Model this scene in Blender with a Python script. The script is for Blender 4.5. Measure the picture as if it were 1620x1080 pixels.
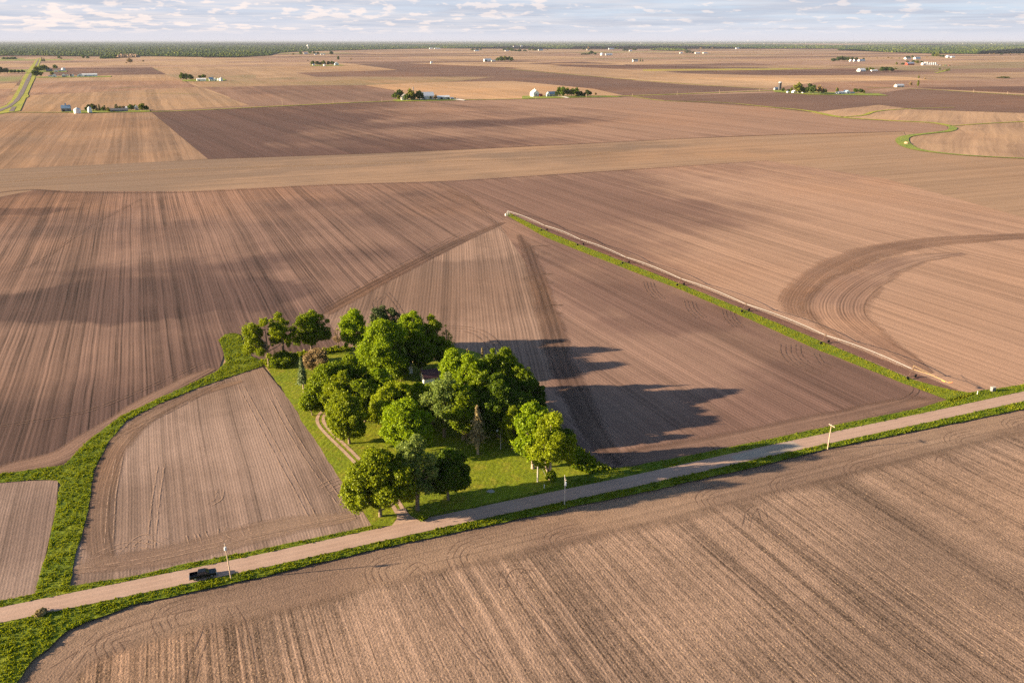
import bpy, bmesh, math, random
import numpy as np
from mathutils import Vector, Matrix, noise as mnoise

for o in list(bpy.data.objects): bpy.data.objects.remove(o)
SC = bpy.context.scene
COL = SC.collection
random.seed(7); RNG = np.random.default_rng(7)
R = math.radians

# ------------------------------------------------------------------ camera
HCAM, FPX, HORIZ = 120.0, 1300.0, 65.0
PITCH = math.atan((540.0 - HORIZ) / FPX)
CP, SP = math.cos(PITCH), math.sin(PITCH)
cam = bpy.data.cameras.new("camera")
camo = bpy.data.objects.new("camera", cam); COL.objects.link(camo)
cam.sensor_width = 36.0; cam.lens = FPX / 1620.0 * 36.0
cam.clip_start = 0.5; cam.clip_end = 150000.0
camo.location = (0, 0, HCAM); camo.rotation_euler = (math.pi / 2 - PITCH, 0, 0)
SC.camera = camo

def G(px, py, z=0.0):
    """point of the plane at height z that the photograph shows at this pixel"""
    u, v = (px - 810.0) / FPX, (py - 540.0) / FPX
    d = (HCAM - z) / (v * CP + SP)
    return Vector((u * d, d * (CP - v * SP), z))
def depth(py): return HCAM / ((py - 540.0) / FPX * CP + SP)
def hpx(by, ty):
    z = depth(by); v0, v1 = (by - 540) / FPX, (ty - 540) / FPX
    return z * (v0 - v1) / (CP - v1 * SP)
def wpx(by, w): return w * depth(by) / FPX

# direction of the section lines
_n = Vector(((210 - 810) / FPX, CP + (475 / FPX) * SP, 0)).normalized()
NORTH = _n; EAST = Vector((_n.y, -_n.x, 0))
ANG_N = math.atan2(_n.y, _n.x)

# ------------------------------------------------------------------ light
SUN_EL = 14.2
_sh = G(1451, 699) - G(1309, 711)            # a pole's shadow on the ground
SH_AZ = math.atan2(_sh.y, _sh.x)
sl = bpy.data.lights.new("sun", 'SUN'); so = bpy.data.objects.new("sun", sl); COL.objects.link(so)
sl.energy = 5.0; sl.angle = R(0.55); sl.color = (1.0, 0.785, 0.52)
sdir = Vector((math.cos(SH_AZ) * math.cos(R(SUN_EL)), math.sin(SH_AZ) * math.cos(R(SUN_EL)), -math.sin(R(SUN_EL))))
so.rotation_euler = sdir.to_track_quat('-Z', 'Y').to_euler()
so.location = (-300, -100, 300)
EXPOSURE = 2.08

# ------------------------------------------------------------------ node helper
class NT:
    def __init__(s, tree): s.t = tree; s.n = tree.nodes; s.l = tree.links
    def node(s, typ, **kw):
        n = s.n.new(typ)
        for k, v in kw.items(): setattr(n, k, v)
        return n
    def set(s, sock, v):
        if v is None: return
        if hasattr(v, 'is_output'): s.l.new(v, sock)
        elif isinstance(v, (tuple, list)) and len(v) == 3 and sock.type == 'RGBA': sock.default_value = (*v, 1)
        else: sock.default_value = v
    def m(s, op, a, b=None, c=None, clamp=False):
        n = s.node('ShaderNodeMath', operation=op, use_clamp=clamp)
        s.set(n.inputs[0], a); s.set(n.inputs[1], b)
        if c is not None: s.set(n.inputs[2], c)
        return n.outputs[0]
    def vm(s, op, a, b=None, scale=None):
        n = s.node('ShaderNodeVectorMath', operation=op)
        s.set(n.inputs[0], a)
        if b is not None: s.set(n.inputs[1], b)
        if scale is not None: s.set(n.inputs['Scale'], scale)
        return n.outputs['Value'] if op in ('DOT_PRODUCT', 'LENGTH') else n.outputs[0]
    def xyz(s, x=0.0, y=0.0, z=0.0):
        n = s.node('ShaderNodeCombineXYZ'); s.set(n.inputs[0], x); s.set(n.inputs[1], y); s.set(n.inputs[2], z)
        return n.outputs[0]
    def sep(s, v):
        n = s.node('ShaderNodeSeparateXYZ'); s.set(n.inputs[0], v); return n.outputs
    def noise(s, vec, scale=1.0, detail=2.0, rough=0.5, color=False):
        n = s.node('ShaderNodeTexNoise'); s.set(n.inputs['Vector'], vec)
        n.inputs['Scale'].default_value = scale; n.inputs['Detail'].default_value = detail; n.inputs['Roughness'].default_value = rough
        return n.outputs['Color' if color else 'Fac']
    def white(s, w):
        n = s.node('ShaderNodeTexWhiteNoise', noise_dimensions='1D'); s.set(n.inputs['W'], w); return n.outputs['Value']
    def mix(s, f, a, b, blend='MIX'):
        n = s.node('ShaderNodeMix', data_type='RGBA', blend_type=blend); n.clamp_factor = True
        s.set(n.inputs[0], f); s.set(n.inputs[6], a); s.set(n.inputs[7], b); return n.outputs[2]
    def rng(s, v, a, b, c=0.0, d=1.0, smooth=False):
        n = s.node('ShaderNodeMapRange', interpolation_type='SMOOTHSTEP' if smooth else 'LINEAR')
        s.set(n.inputs[0], v)
        for i, q in enumerate((a, b, c, d)): s.set(n.inputs[i + 1], q)
        return n.outputs[0]
    def scale(s, col, f):
        return s.vm('SCALE', col, scale=f)
    def pos(s): return s.node('ShaderNodeNewGeometry').outputs['Position']

# ------------------------------------------------------------------ sky: Nishita with broken cloud far over the plain
W = bpy.data.worlds.new("World"); SC.world = W; W.use_nodes = True
def build_sky():
    t = W.node_tree; t.nodes.clear(); N = NT(t)
    sky = N.node('ShaderNodeTexSky', sky_type='NISHITA'); sky.sun_disc = False
    sky.sun_elevation = R(SUN_EL)
    sky.sun_rotation = math.pi / 2 - (SH_AZ + math.pi)
    sky.altitude = 120; sky.air_density = 1.0; sky.dust_density = 1.2; sky.ozone_density = 1.5
    d = N.node('ShaderNodeTexCoord').outputs['Generated']
    x, y, z = N.sep(d)
    az = N.m('ARCTAN2', x, y); el = N.m('MAXIMUM', z, 0.0)
    # the cloud deck: distance along it grows as 1/elevation
    lg = N.m('LOGARITHM', N.m('ADD', el, 0.012), 2.718)
    cv = N.xyz(N.m('MULTIPLY', az, 6.0), N.m('MULTIPLY', lg, 5.0), 0.3)
    cv2 = N.xyz(N.m('MULTIPLY', az, 46.0), N.m('MULTIPLY', lg, 7.5), 2.7)
    broad = N.noise(cv, 1.0, 6, 0.6); broad2 = N.noise(N.vm('ADD', cv, (7.0, 3.0, 1.0)), 1.9, 6, 0.62)
    puffs = N.noise(cv2, 1.0, 6, 0.52)
    left = N.rng(az, -0.45, 0.40, 1.0, 0.0, True)
    up = N.rng(el, 0.004, 0.016, 0.0, 1.0, True)
    field_ = N.noise(N.xyz(N.m('MULTIPLY', az, 4.0), N.m('MULTIPLY', lg, 2.2), 9.0), 1.0, 3, 0.5)
    lit = N.m('MULTIPLY', N.rng(N.m('ADD', N.m('ADD', puffs, N.m('MULTIPLY', left, 0.06)), N.m('MULTIPLY', N.m('SUBTRACT', field_, 0.5), 0.30)), 0.565, 0.66, 0.0, 1.0, True), up)
    base = sky.outputs[0]
    pale = N.mix(N.rng(el, 0.0, 0.03), (3.75, 3.62, 3.9), N.mix(left, (3.05, 3.55, 4.15), (3.15, 3.35, 3.85)))
    lowfade = N.rng(el, 0.06, 0.20, 1.0, 0.0, True)
    c0 = N.mix(lowfade, base, pale)
    c0 = N.mix(N.m('MULTIPLY', N.rng(broad, 0.42, 0.60), N.m('MULTIPLY', N.m('MULTIPLY', up, 0.9), lowfade)), c0, (2.65, 2.85, 3.35))
    c0 = N.mix(N.m('MULTIPLY', N.rng(broad2, 0.46, 0.62), N.m('MULTIPLY', N.m('MULTIPLY', up, N.rng(left, 0, 1, .22, .6)), lowfade)), c0, (4.35, 4.0, 3.95))
    c0 = N.mix(N.m('MULTIPLY', lit, N.m('MULTIPLY', lowfade, N.rng(left, 0.0, 1.0, 0.34, 0.52))), c0, (6.0, 4.9, 4.25))
    bg = N.node('ShaderNodeBackground'); N.set(bg.inputs[0], c0); bg.inputs[1].default_value = 0.050
    out = N.node('ShaderNodeOutputWorld'); t.links.new(bg.outputs[0], out.inputs[0])
build_sky()
SC.view_settings.view_transform = 'Standard'; SC.view_settings.look = 'None'
SC.view_settings.gamma = 1.0; SC.view_settings.exposure = EXPOSURE
SC.cycles.max_bounces = 6; SC.cycles.diffuse_bounces = 3; SC.cycles.transmission_bounces = 4
SC.cycles.volume_bounces = 0; SC.cycles.use_denoising = False

# ------------------------------------------------------------------ materials
def new_mat(name):
    m = bpy.data.materials.new(name); m.use_nodes = True; t = m.node_tree; t.nodes.clear(); N = NT(t)
    out = N.node('ShaderNodeOutputMaterial'); return m, N, out
def principled(N, out, col, rough=0.9, spec=0.2, normal=None, metal=0.0):
    b = N.node('ShaderNodeBsdfPrincipled'); N.set(b.inputs['Base Color'], col); N.set(b.inputs['Roughness'], rough)
    b.inputs['Specular IOR Level'].default_value = spec; b.inputs['Metallic'].default_value = metal
    if normal is not None: N.l.new(normal, b.inputs['Normal'])
    N.l.new(b.outputs[0], out.inputs[0]); return b
def bump(N, h, strength=0.5, dist=1.0):
    b = N.node('ShaderNodeBump'); b.inputs['Strength'].default_value = strength; b.inputs['Distance'].default_value = dist
    N.set(b.inputs['Height'], h); return b.outputs[0]

_seed = [0]
def soil(name, dry, wet, ang=ANG_N, row=0.76, rowamp=0.22, pw=9.14, passamp=0.10, track=0.22, patch=120.0, lo=0.42, hi=0.62,
         streak=0.14, clod=0.25, residue=0.0, rescol=(0.50, 0.36, 0.20), grad=None, curved=False, bmp=0.5, wob=0.5, far=False, pamp=1.0, fade=False, rowh=0.012, wide=1.0, lines=0.26, lscale=1.0, spots=(), ochre=0.5, cover=1.0):
    """bare or stubble field: rows, planter passes with wheel marks, streaks, damp patches, darker spots, clods and straw"""
    _seed[0] += 1; sd = _seed[0] * 13.7
    m, N, out = new_mat(name)
    P = N.pos()
    if curved:
        uv = N.node('ShaderNodeUVMap').outputs[0]; q = N.sep(uv); X, Y = q[1], q[0]
    else:
        ca, sa = math.cos(ang), math.sin(ang)
        Y = N.vm('DOT_PRODUCT', P, (ca, sa, 0)); X = N.vm('DOT_PRODUCT', P, (sa, -ca, 0))
    lown = N.noise(N.vm('ADD', P, (sd, sd * 2, 0)), 0.012, 2, 0.5)
    X = N.m('ADD', X, N.m('MULTIPLY', N.m('SUBTRACT', lown, 0.5), wob * 4))
    pat = N.noise(N.vm('ADD', P, (sd * 3, -sd, sd)), 1.0 / patch, 5, 0.6)
    st1 = N.noise(N.xyz(N.m('MULTIPLY', X, 0.75), N.m('MULTIPLY', Y, 0.010), sd), 1.0, 3, 0.65)
    st3 = N.noise(N.xyz(N.m('MULTIPLY', X, 0.30), N.m('MULTIPLY', Y, 0.006), sd + 9), 1.0, 2, 0.6)
    st2 = N.noise(N.xyz(N.m('MULTIPLY', X, 0.10), N.m('MULTIPLY', Y, 0.0035), sd + 5), 1.0, 3, 0.55)
    xp = N.m('DIVIDE', X, pw); fl = N.m('FLOOR', xp); fr = N.m('SUBTRACT', xp, fl)
    pv = N.white(N.m('ADD', fl, sd))
    f = N.m('ADD', pat, N.m('MULTIPLY', N.m('SUBTRACT', st2, 0.5), 0.30 * wide))
    if grad:
        a, b = G(*grad[0]), G(*grad[1]); d = b - a; L2 = d.length_squared
        g = N.m('DIVIDE', N.vm('DOT_PRODUCT', N.vm('SUBTRACT', P, tuple(a)), tuple(d)), L2, clamp=True)
        f = N.m('ADD', f, N.m('MULTIPLY', N.m('SUBTRACT', g, 0.5), grad[2]))
    if spots:                                        # soft ellipses at set places, pushed towards the darker colour
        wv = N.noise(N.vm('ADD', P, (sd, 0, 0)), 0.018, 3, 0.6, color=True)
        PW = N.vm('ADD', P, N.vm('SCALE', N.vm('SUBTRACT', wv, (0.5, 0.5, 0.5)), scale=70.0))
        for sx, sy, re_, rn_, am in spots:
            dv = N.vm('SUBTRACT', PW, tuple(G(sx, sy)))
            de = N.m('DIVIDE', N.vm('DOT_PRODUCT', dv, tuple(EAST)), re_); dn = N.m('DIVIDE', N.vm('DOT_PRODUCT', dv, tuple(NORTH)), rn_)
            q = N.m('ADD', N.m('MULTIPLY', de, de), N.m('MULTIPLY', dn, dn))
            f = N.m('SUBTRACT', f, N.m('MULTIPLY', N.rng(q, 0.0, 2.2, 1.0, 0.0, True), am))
    wetf = N.rng(f, lo, hi, 1.0, 0.0, True)
    if pamp != 1.0: wetf = N.m('MULTIPLY', wetf, pamp)
    col = N.mix(wetf, dry, wet)
    if ochre:                                        # sandier, more yellow ground in broad patches
        on = N.noise(N.vm('ADD', P, (-sd, sd * 4, 0)), 0.35 / patch, 4, 0.6)
        col = N.mix(N.m('MULTIPLY', N.rng(on, 0.44, 0.66, 0.0, 1.0, True), ochre), col, N.vm('MULTIPLY', col, (1.28, 1.06, 0.78)))
    mult = N.m('ADD', 1.0, N.m('MULTIPLY', N.m('SUBTRACT', st1, 0.5), streak * 3.0))
    mult = N.m('ADD', mult, N.m('MULTIPLY', N.m('SUBTRACT', st2, 0.5), streak * 1.2 * wide))
    mult = N.m('ADD', mult, N.m('MULTIPLY', N.m('SUBTRACT', pv, 0.5), passamp * 2.0))
    mult = N.m('ADD', mult, N.m('MULTIPLY', N.m('SUBTRACT', st3, 0.5), streak * 2.2))
    if lines:                                        # long thin furrow lines of uneven depth
        l1 = N.rng(N.noise(N.xyz(N.m('MULTIPLY', X, 0.85 / lscale), N.m('MULTIPLY', Y, 0.0022), sd + 21), 1.0, 1, 0.5), 0.52, 0.66, 0.0, 1.0)
        l2 = N.rng(N.noise(N.xyz(N.m('MULTIPLY', X, 0.45 / lscale), N.m('MULTIPLY', Y, 0.0015), sd + 33), 1.0, 1, 0.5), 0.55, 0.64, 0.0, 1.0)
        l3 = N.rng(N.noise(N.xyz(N.m('MULTIPLY', X, 1.1 / lscale), N.m('MULTIPLY', Y, 0.004), sd + 41), 1.0, 1, 0.5), 0.58, 0.70, 0.0, 1.0)
        brk = N.rng(N.noise(P, 0.02, 3, 0.6), 0.35, 0.6, 0.35, 1.0)
        mult = N.m('SUBTRACT', mult, N.m('MULTIPLY', N.m('MULTIPLY', N.m('MAXIMUM', l1, l2), brk), lines))
        mult = N.m('ADD', mult, N.m('MULTIPLY', l3, lines * 0.75))
    h = None
    if row:
        rs = N.m('SINE', N.m('MULTIPLY', X, 2 * math.pi / row))
        gap = N.rng(N.noise(N.vm('ADD', P, (0, sd, sd)), 0.05, 2, 0.5), 0.35, 0.6, 0.35, 1.0)
        mult = N.m('ADD', mult, N.m('MULTIPLY', N.m('MULTIPLY', rs, gap), rowamp))
        h = N.m('MULTIPLY', rs, rowh)
    if track:
        t1 = N.rng(N.m('ABSOLUTE', N.m('SUBTRACT', fr, 0.36)), 0.0, 0.045, 1.0, 0.0, True)
        t2 = N.rng(N.m('ABSOLUTE', N.m('SUBTRACT', fr, 0.62)), 0.0, 0.045, 1.0, 0.0, True)
        tr = N.m('MULTIPLY', N.m('MAXIMUM', t1, t2), N.rng(pv, 0.1, 0.8))
        tr = N.m('MULTIPLY', tr, N.rng(N.noise(N.xyz(N.m('MULTIPLY', X, 0.2), N.m('MULTIPLY', Y, 0.02), sd), 1.0, 2), 0.38, 0.6))
        mult = N.m('SUBTRACT', mult, N.m('MULTIPLY', tr, track))
    if not far:
        c1 = N.noise(P, 1.9, 3, 0.65); c2 = N.noise(P, 0.45, 2, 0.6)
        mult = N.m('ADD', mult, N.m('MULTIPLY', N.m('SUBTRACT', c1, 0.5), clod * 2.2))
        mult = N.m('ADD', mult, N.m('MULTIPLY', N.m('SUBTRACT', c2, 0.5), clod * 1.0))
        ch = N.m('MULTIPLY', c1, 0.16)
        h = ch if h is None else N.m('ADD', h, ch)
    col = N.scale(col, N.m('MAXIMUM', mult, 0.25))
    if residue:
        vn = N.noise(N.xyz(N.m('MULTIPLY', X, 2.6), N.m('MULTIPLY', Y, 1.6), sd), 1.0, 2, 0.7)
        rp = N.rng(N.noise(P, 0.03, 2), 0.35, 0.6, 0.3, 1.0)
        col = N.mix(N.m('MULTIPLY', N.rng(vn, 0.60, 0.72), N.m('MULTIPLY', rp, residue)), col, rescol)
    nrm = bump(N, h, bmp, 1.0) if (h is not None and bmp and not far) else None
    pb = principled(N, out, col, 0.95, 0.1, nrm)
    if curved or fade:                                # worn, uneven margins instead of a cut edge
        e = N.m('ABSOLUTE', N.node('ShaderNodeAttribute', attribute_name='edge').outputs['Fac'])
        en = N.noise(N.vm('ADD', P, (sd, 0, 0)), 0.06, 2, 0.5)
        al = N.rng(N.m('ADD', e, N.m('MULTIPLY', N.m('SUBTRACT', en, 0.5), 0.6)), 0.50, 0.98, 1.0, 0.0, True)
        al = N.m('MULTIPLY', al, N.rng(e, 0.9, 1.0, cover, 0.0))
        N.l.new(al, pb.inputs['Alpha'])
    return m

def mark_mat(name, col):
    m, N, out = new_mat(name); P = N.pos(); n = N.noise(P, 0.35, 4, 0.7); n2 = N.noise(P, 1.6, 2, 0.6)
    pb = principled(N, out, N.scale(N.mix(0.0, col, col), N.rng(n2, 0.3, 0.7, 0.75, 1.25)), 0.95, 0.1)
    N.l.new(N.rng(N.m('ADD', n, N.m('MULTIPLY', N.m('SUBTRACT', n2, 0.5), 0.5)), 0.36, 0.56, 0.0, 0.85), pb.inputs['Alpha']); return m
def flat_mat(name, col, rough=0.8, spec=0.3, var=0.15, vs=1.5, metal=0.0):
    m, N, out = new_mat(name)
    n = N.noise(N.node('ShaderNodeTexCoord').outputs['Object'], vs, 4, 0.6)
    c = N.scale(N.mix(0.0, col, col), N.rng(n, 0.25, 0.75, 1 - var, 1 + var))
    principled(N, out, c, rough, spec, None, metal); return m

def grass_mat(name, c1, c2, c3, stripes=None, sc=1.0):
    m, N, out = new_mat(name); P = N.pos()
    a = N.noise(P, 0.06 * sc, 4, 0.6); b = N.noise(P, 0.9 * sc, 4, 0.7); c = N.noise(P, 0.25 * sc, 3, 0.6)
    col = N.mix(N.rng(a, 0.35, 0.65), c1, c2)
    col = N.mix(N.rng(c, 0.5, 0.72), col, c3)
    mult = N.rng(b, 0.25, 0.75, 0.62, 1.38)
    if stripes:
        ang, w = stripes
        X = N.vm('DOT_PRODUCT', P, (math.sin(ang), -math.cos(ang), 0))
        X = N.m('ADD', X, N.m('MULTIPLY', N.noise(P, 0.05, 2), 3.0))
        mult = N.m('MULTIPLY', mult, N.m('ADD', 1.0, N.m('MULTIPLY', N.m('SINE', N.m('MULTIPLY', X, 2 * math.pi / w)), 0.10)))
    col = N.scale(col, mult)
    principled(N, out, col, 0.85, 0.15, bump(N, N.m('MULTIPLY', b, 0.25), 0.7)); return m

def leaf_mat(name, c1, c2, trans=0.35, tc=None):
    m, N, out = new_mat(name)
    at = N.node('ShaderNodeAttribute', attribute_name='tint').outputs['Fac']
    col = N.mix(at, c1, c2)
    d = N.node('ShaderNodeBsdfDiffuse'); N.set(d.inputs[0], col)
    tr = N.node('ShaderNodeBsdfTranslucent'); N.set(tr.inputs[0], N.mix(0.6, col, tc or (c2[0] * 1.3, c2[1] * 1.25, c2[2] * 0.6)))
    ms = N.node('ShaderNodeMixShader'); ms.inputs[0].default_value = trans
    N.l.new(d.outputs[0], ms.inputs[1]); N.l.new(tr.outputs[0], ms.inputs[2])
    gl = N.node('ShaderNodeBsdfGlossy'); gl.inputs['Roughness'].default_value = 0.5; N.set(gl.inputs[0], (0.6, 0.65, 0.5))
    m2 = N.node('ShaderNodeMixShader'); m2.inputs[0].default_value = 0.015
    N.l.new(ms.outputs[0], m2.inputs[1]); N.l.new(gl.outputs[0], m2.inputs[2])
    N.l.new(m2.outputs[0], out.inputs[0]); return m

# ------------------------------------------------------------------ object helpers
def tag(o, label=None, cat=None, group=None, kind=None):
    if label: o['label'] = label
    if cat: o['category'] = cat
    if group: o['group'] = group
    if kind: o['kind'] = kind
    return o
def empty(name, loc, label, cat, group=None, rz=0.0):
    o = bpy.data.objects.new(name, None); COL.objects.link(o); o.location = loc; o.rotation_euler = (0, 0, rz)
    o.empty_display_size = 1.0
    return tag(o, label, cat, group)
class MB:
    """collects simple shapes; build() links them as one mesh object"""
    def __init__(s): s.v = []; s.f = []; s.mi = []; s.cur = 0; s.smooth = []
    def add(s, vs, fs, sm=False):
        o = len(s.v); s.v += [tuple(p) for p in vs]
        for f in fs: s.f.append(tuple(i + o for i in f)); s.mi.append(s.cur); s.smooth.append(sm)
    def box(s, c, d, rz=0.0, M=None):
        x, y, z = d[0] / 2, d[1] / 2, d[2] / 2
        vs = [Vector((sx * x, sy * y, sz * z)) for sz in (-1, 1) for sy in (-1, 1) for sx in (-1, 1)]
        if M is None: M = Matrix.Rotation(rz, 3, 'Z')
        vs = [M @ p + Vector(c) for p in vs]
        s.add(vs, [(0, 2, 3, 1), (4, 5, 7, 6), (0, 1, 5, 4), (2, 6, 7, 3), (0, 4, 6, 2), (1, 3, 7, 5)])
    def tube(s, pts, rad, n=8, cap=True, sm=True):
        pts = [Vector(p) for p in pts]
        if not hasattr(rad, '__len__'): rad = [rad] * len(pts)
        vs = []; up = Vector((0, 0, 1))
        for i, p in enumerate(pts):
            d = (pts[min(i + 1, len(pts) - 1)] - pts[max(i - 1, 0)])
            if d.length < 1e-9: d = Vector((0, 0, 1))
            d.normalize(); a = d.cross(up if abs(d.z) < 0.9 else Vector((1, 0, 0))).normalized(); b = d.cross(a)
            for k in range(n):
                t = 2 * math.pi * k / n; vs.append(p + (a * math.cos(t) + b * math.sin(t)) * rad[i])
        fs = [(i * n + k, i * n + (k + 1) % n, (i + 1) * n + (k + 1) % n, (i + 1) * n + k) for i in range(len(pts) - 1) for k in range(n)]
        s.add(vs, fs, sm)
        if cap: s.add(vs[:n], [tuple(range(n))]); s.add(vs[-n:], [tuple(range(n - 1, -1, -1))])
    def prism(s, prof, y0, y1, inset=None):
        """side profile (x, z) pushed across from y0 to y1; inset(x, z) narrows it"""
        n = len(prof); f = inset or (lambda x, z: 0.0)
        vs = [(x, y0 + f(x, z), z) for x, z in prof] + [(x, y1 - f(x, z), z) for x, z in prof]
        s.add(vs, [tuple(range(n)), tuple(range(2 * n - 1, n - 1, -1))] + [(i, i + n, (i + 1) % n + n, (i + 1) % n) for i in range(n)])
    def build(s, name, mats, parent=None, bevel=0.0, origin=None):
        me = bpy.data.meshes.new(name)
        o3 = Vector(origin) if origin is not None else Vector((0, 0, 0))
        me.from_pydata([tuple(Vector(p) - o3) for p in s.v], [], s.f)
        for m in (mats if isinstance(mats, (list, tuple)) else [mats]): me.materials.append(m)
        me.polygons.foreach_set('material_index', s.mi); me.polygons.foreach_set('use_smooth', s.smooth)
        me.update(); me.validate()
        bm = bmesh.new(); bm.from_mesh(me); bmesh.ops.recalc_face_normals(bm, faces=bm.faces)
        if bevel: bmesh.ops.remove_doubles(bm, verts=bm.verts, dist=1e-5); bmesh.ops.bevel(bm, geom=[e for e in bm.edges if len(e.link_faces) == 2 and e.calc_face_angle(0) > 0.5], offset=bevel, segments=2, affect='EDGES', profile=0.6)
        bm.to_mesh(me); bm.free()
        o = bpy.data.objects.new(name, me); COL.objects.link(o)
        if parent is not None: o.parent = parent
        return o

def mesh_np(name, V, F, mat, parent=None, tint=None, smooth=False):
    """V (n,3), F (m,k) arrays -> object, quickly"""
    me = bpy.data.meshes.new(name); k = F.shape[1]
    me.vertices.add(len(V)); me.vertices.foreach_set('co', np.ascontiguousarray(V, dtype=np.float32).ravel())
    me.loops.add(F.size); me.loops.foreach_set('vertex_index', np.ascontiguousarray(F, dtype=np.int32).ravel())
    me.polygons.add(len(F)); me.polygons.foreach_set('loop_start', np.arange(0, F.size, k, dtype=np.int32))
    me.polygons.foreach_set('loop_total', np.full(len(F), k, dtype=np.int32))
    if tint is not None:
        a = me.attributes.new('tint', 'FLOAT', 'POINT'); a.data.foreach_set('value', np.ascontiguousarray(tint, dtype=np.float32))
    for m in (mat if isinstance(mat, (list, tuple)) else [mat]): me.materials.append(m)
    me.update(calc_edges=True)
    if smooth: me.polygons.foreach_set('use_smooth', np.ones(len(F), dtype=bool))
    o = bpy.data.objects.new(name, me); COL.objects.link(o)
    if parent is not None: o.parent = parent
    return o

def crom(pts, n=6, closed=False):
    """smooth line through points"""
    P = [Vector(p) for p in pts]; out = []
    m = len(P)
    for i in range(m if closed else m - 1):
        if closed: a, b, c, d = P[(i - 1) % m], P[i], P[(i + 1) % m], P[(i + 2) % m]
        else: a, b, c, d = P[max(i - 1, 0)], P[i], P[i + 1], P[min(i + 2, m - 1)]
        for k in range(n):
            t = k / n
            out.append(0.5 * ((2 * b) + (c - a) * t + (2 * a - 5 * b + 4 * c - d) * t * t + (3 * b - a - 3 * c + d) * t ** 3))
    if not closed: out.append(P[-1])
    return out
def densify(pts, step, closed=False, jit=0.0):
    out = []; m = len(pts)
    for i in range(m if closed else m - 1):
        a, b = pts[i], pts[(i + 1) % m]; k = max(1, int((b - a).length / step))
        out += [a.lerp(b, j / k) for j in range(k)]
    if not closed: out.append(pts[-1])
    if jit: out = [p + Vector((mnoise.noise(p * 0.21), mnoise.noise(p * 0.21 + Vector((9, 3, 1))), 0)) * jit for p in out]
    return out
def sheet(name, poly, z, mat, label, cat, kind='structure', step=None, jit=0.0, px=True):
    """flat polygon lying on the ground"""
    pts = [G(*p) for p in poly] if px else [Vector(p) for p in poly]
    if step: pts = densify(pts, step, True, jit)
    me = bpy.data.meshes.new(name)
    bm = bmesh.new(); vs = [bm.verts.new((p.x, p.y, z)) for p in pts]; f = bm.faces.new(vs); bm.normal_update()
    if f.normal.z < 0: f.normal_flip()
    bmesh.ops.triangulate(bm, faces=[f]); bm.to_mesh(me); bm.free(); me.materials.append(mat)
    o = bpy.data.objects.new(name, me); COL.objects.link(o)
    return tag(o, label, cat, None, kind)
def strip_geo(line, half, z):
    """ribbon along a line (list of Vectors): verts, faces, uv per vert (metres)"""
    vs, fs, uv = [], [], []; u = 0.0
    for i, p in enumerate(line):
        d = line[min(i + 1, len(line) - 1)] - line[max(i - 1, 0)]; d.z = 0; d.normalize(); nn = Vector((-d.y, d.x, 0))
        hw = half[i] if hasattr(half, '__len__') else half
        if i: u += (p - line[i - 1]).length
        vs += [(p.x + nn.x * hw, p.y + nn.y * hw, z), (p.x - nn.x * hw, p.y - nn.y * hw, z)]; uv += [(u, hw), (u, -hw)]
        if i: k = 2 * i; fs.append((k - 2, k - 1, k + 1, k))
    return vs, fs, uv
def ribbon(name, pxline, half, z, mat, label, cat, kind='structure', n=6, parent=None):
    line = crom([G(*p) for p in pxline], n)
    if hasattr(half, '__len__'):
        t = np.linspace(0, len(half) - 1, len(line)); half = list(np.interp(t, range(len(half)), half))
    L_ = line; vs, fs, uv, edge = [], [], [], []
    s2, _, _ = strip_geo(line, half, z); u = 0.0
    fadeend = lambda i: min(1.0, min(i, len(line) - 1 - i) / 6.0)
    for i in range(len(line)):
        a, b = Vector(s2[2 * i]), Vector(s2[2 * i + 1]); w = (a - b).length / 2
        if i: u += (line[i] - line[i - 1]).length
        for t, e in ((0, 1), (.5, 0), (1, -1)):
            vs.append(tuple(a.lerp(b, t))); uv.append((u, w * e)); edge.append(e if fadeend(i) >= 1 else (1 if e >= 0 else -1) * max(abs(e), 1 - fadeend(i)))
        if i:
            k = 3 * i; fs += [(k - 3, k - 2, k + 1, k), (k - 2, k - 1, k + 2, k + 1)]
    me = bpy.data.meshes.new(name); me.from_pydata(vs, [], fs); me.materials.append(mat)
    ul = me.uv_layers.new(name='UVMap')
    for lp in me.loops: ul.data[lp.index].uv = uv[lp.vertex_index]
    ea = me.attributes.new('edge', 'FLOAT', 'POINT'); ea.data.foreach_set('value', edge)
    me.update(); o = bpy.data.objects.new(name, me); COL.objects.link(o)
    return tag(o, label, cat, None, kind)

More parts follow.
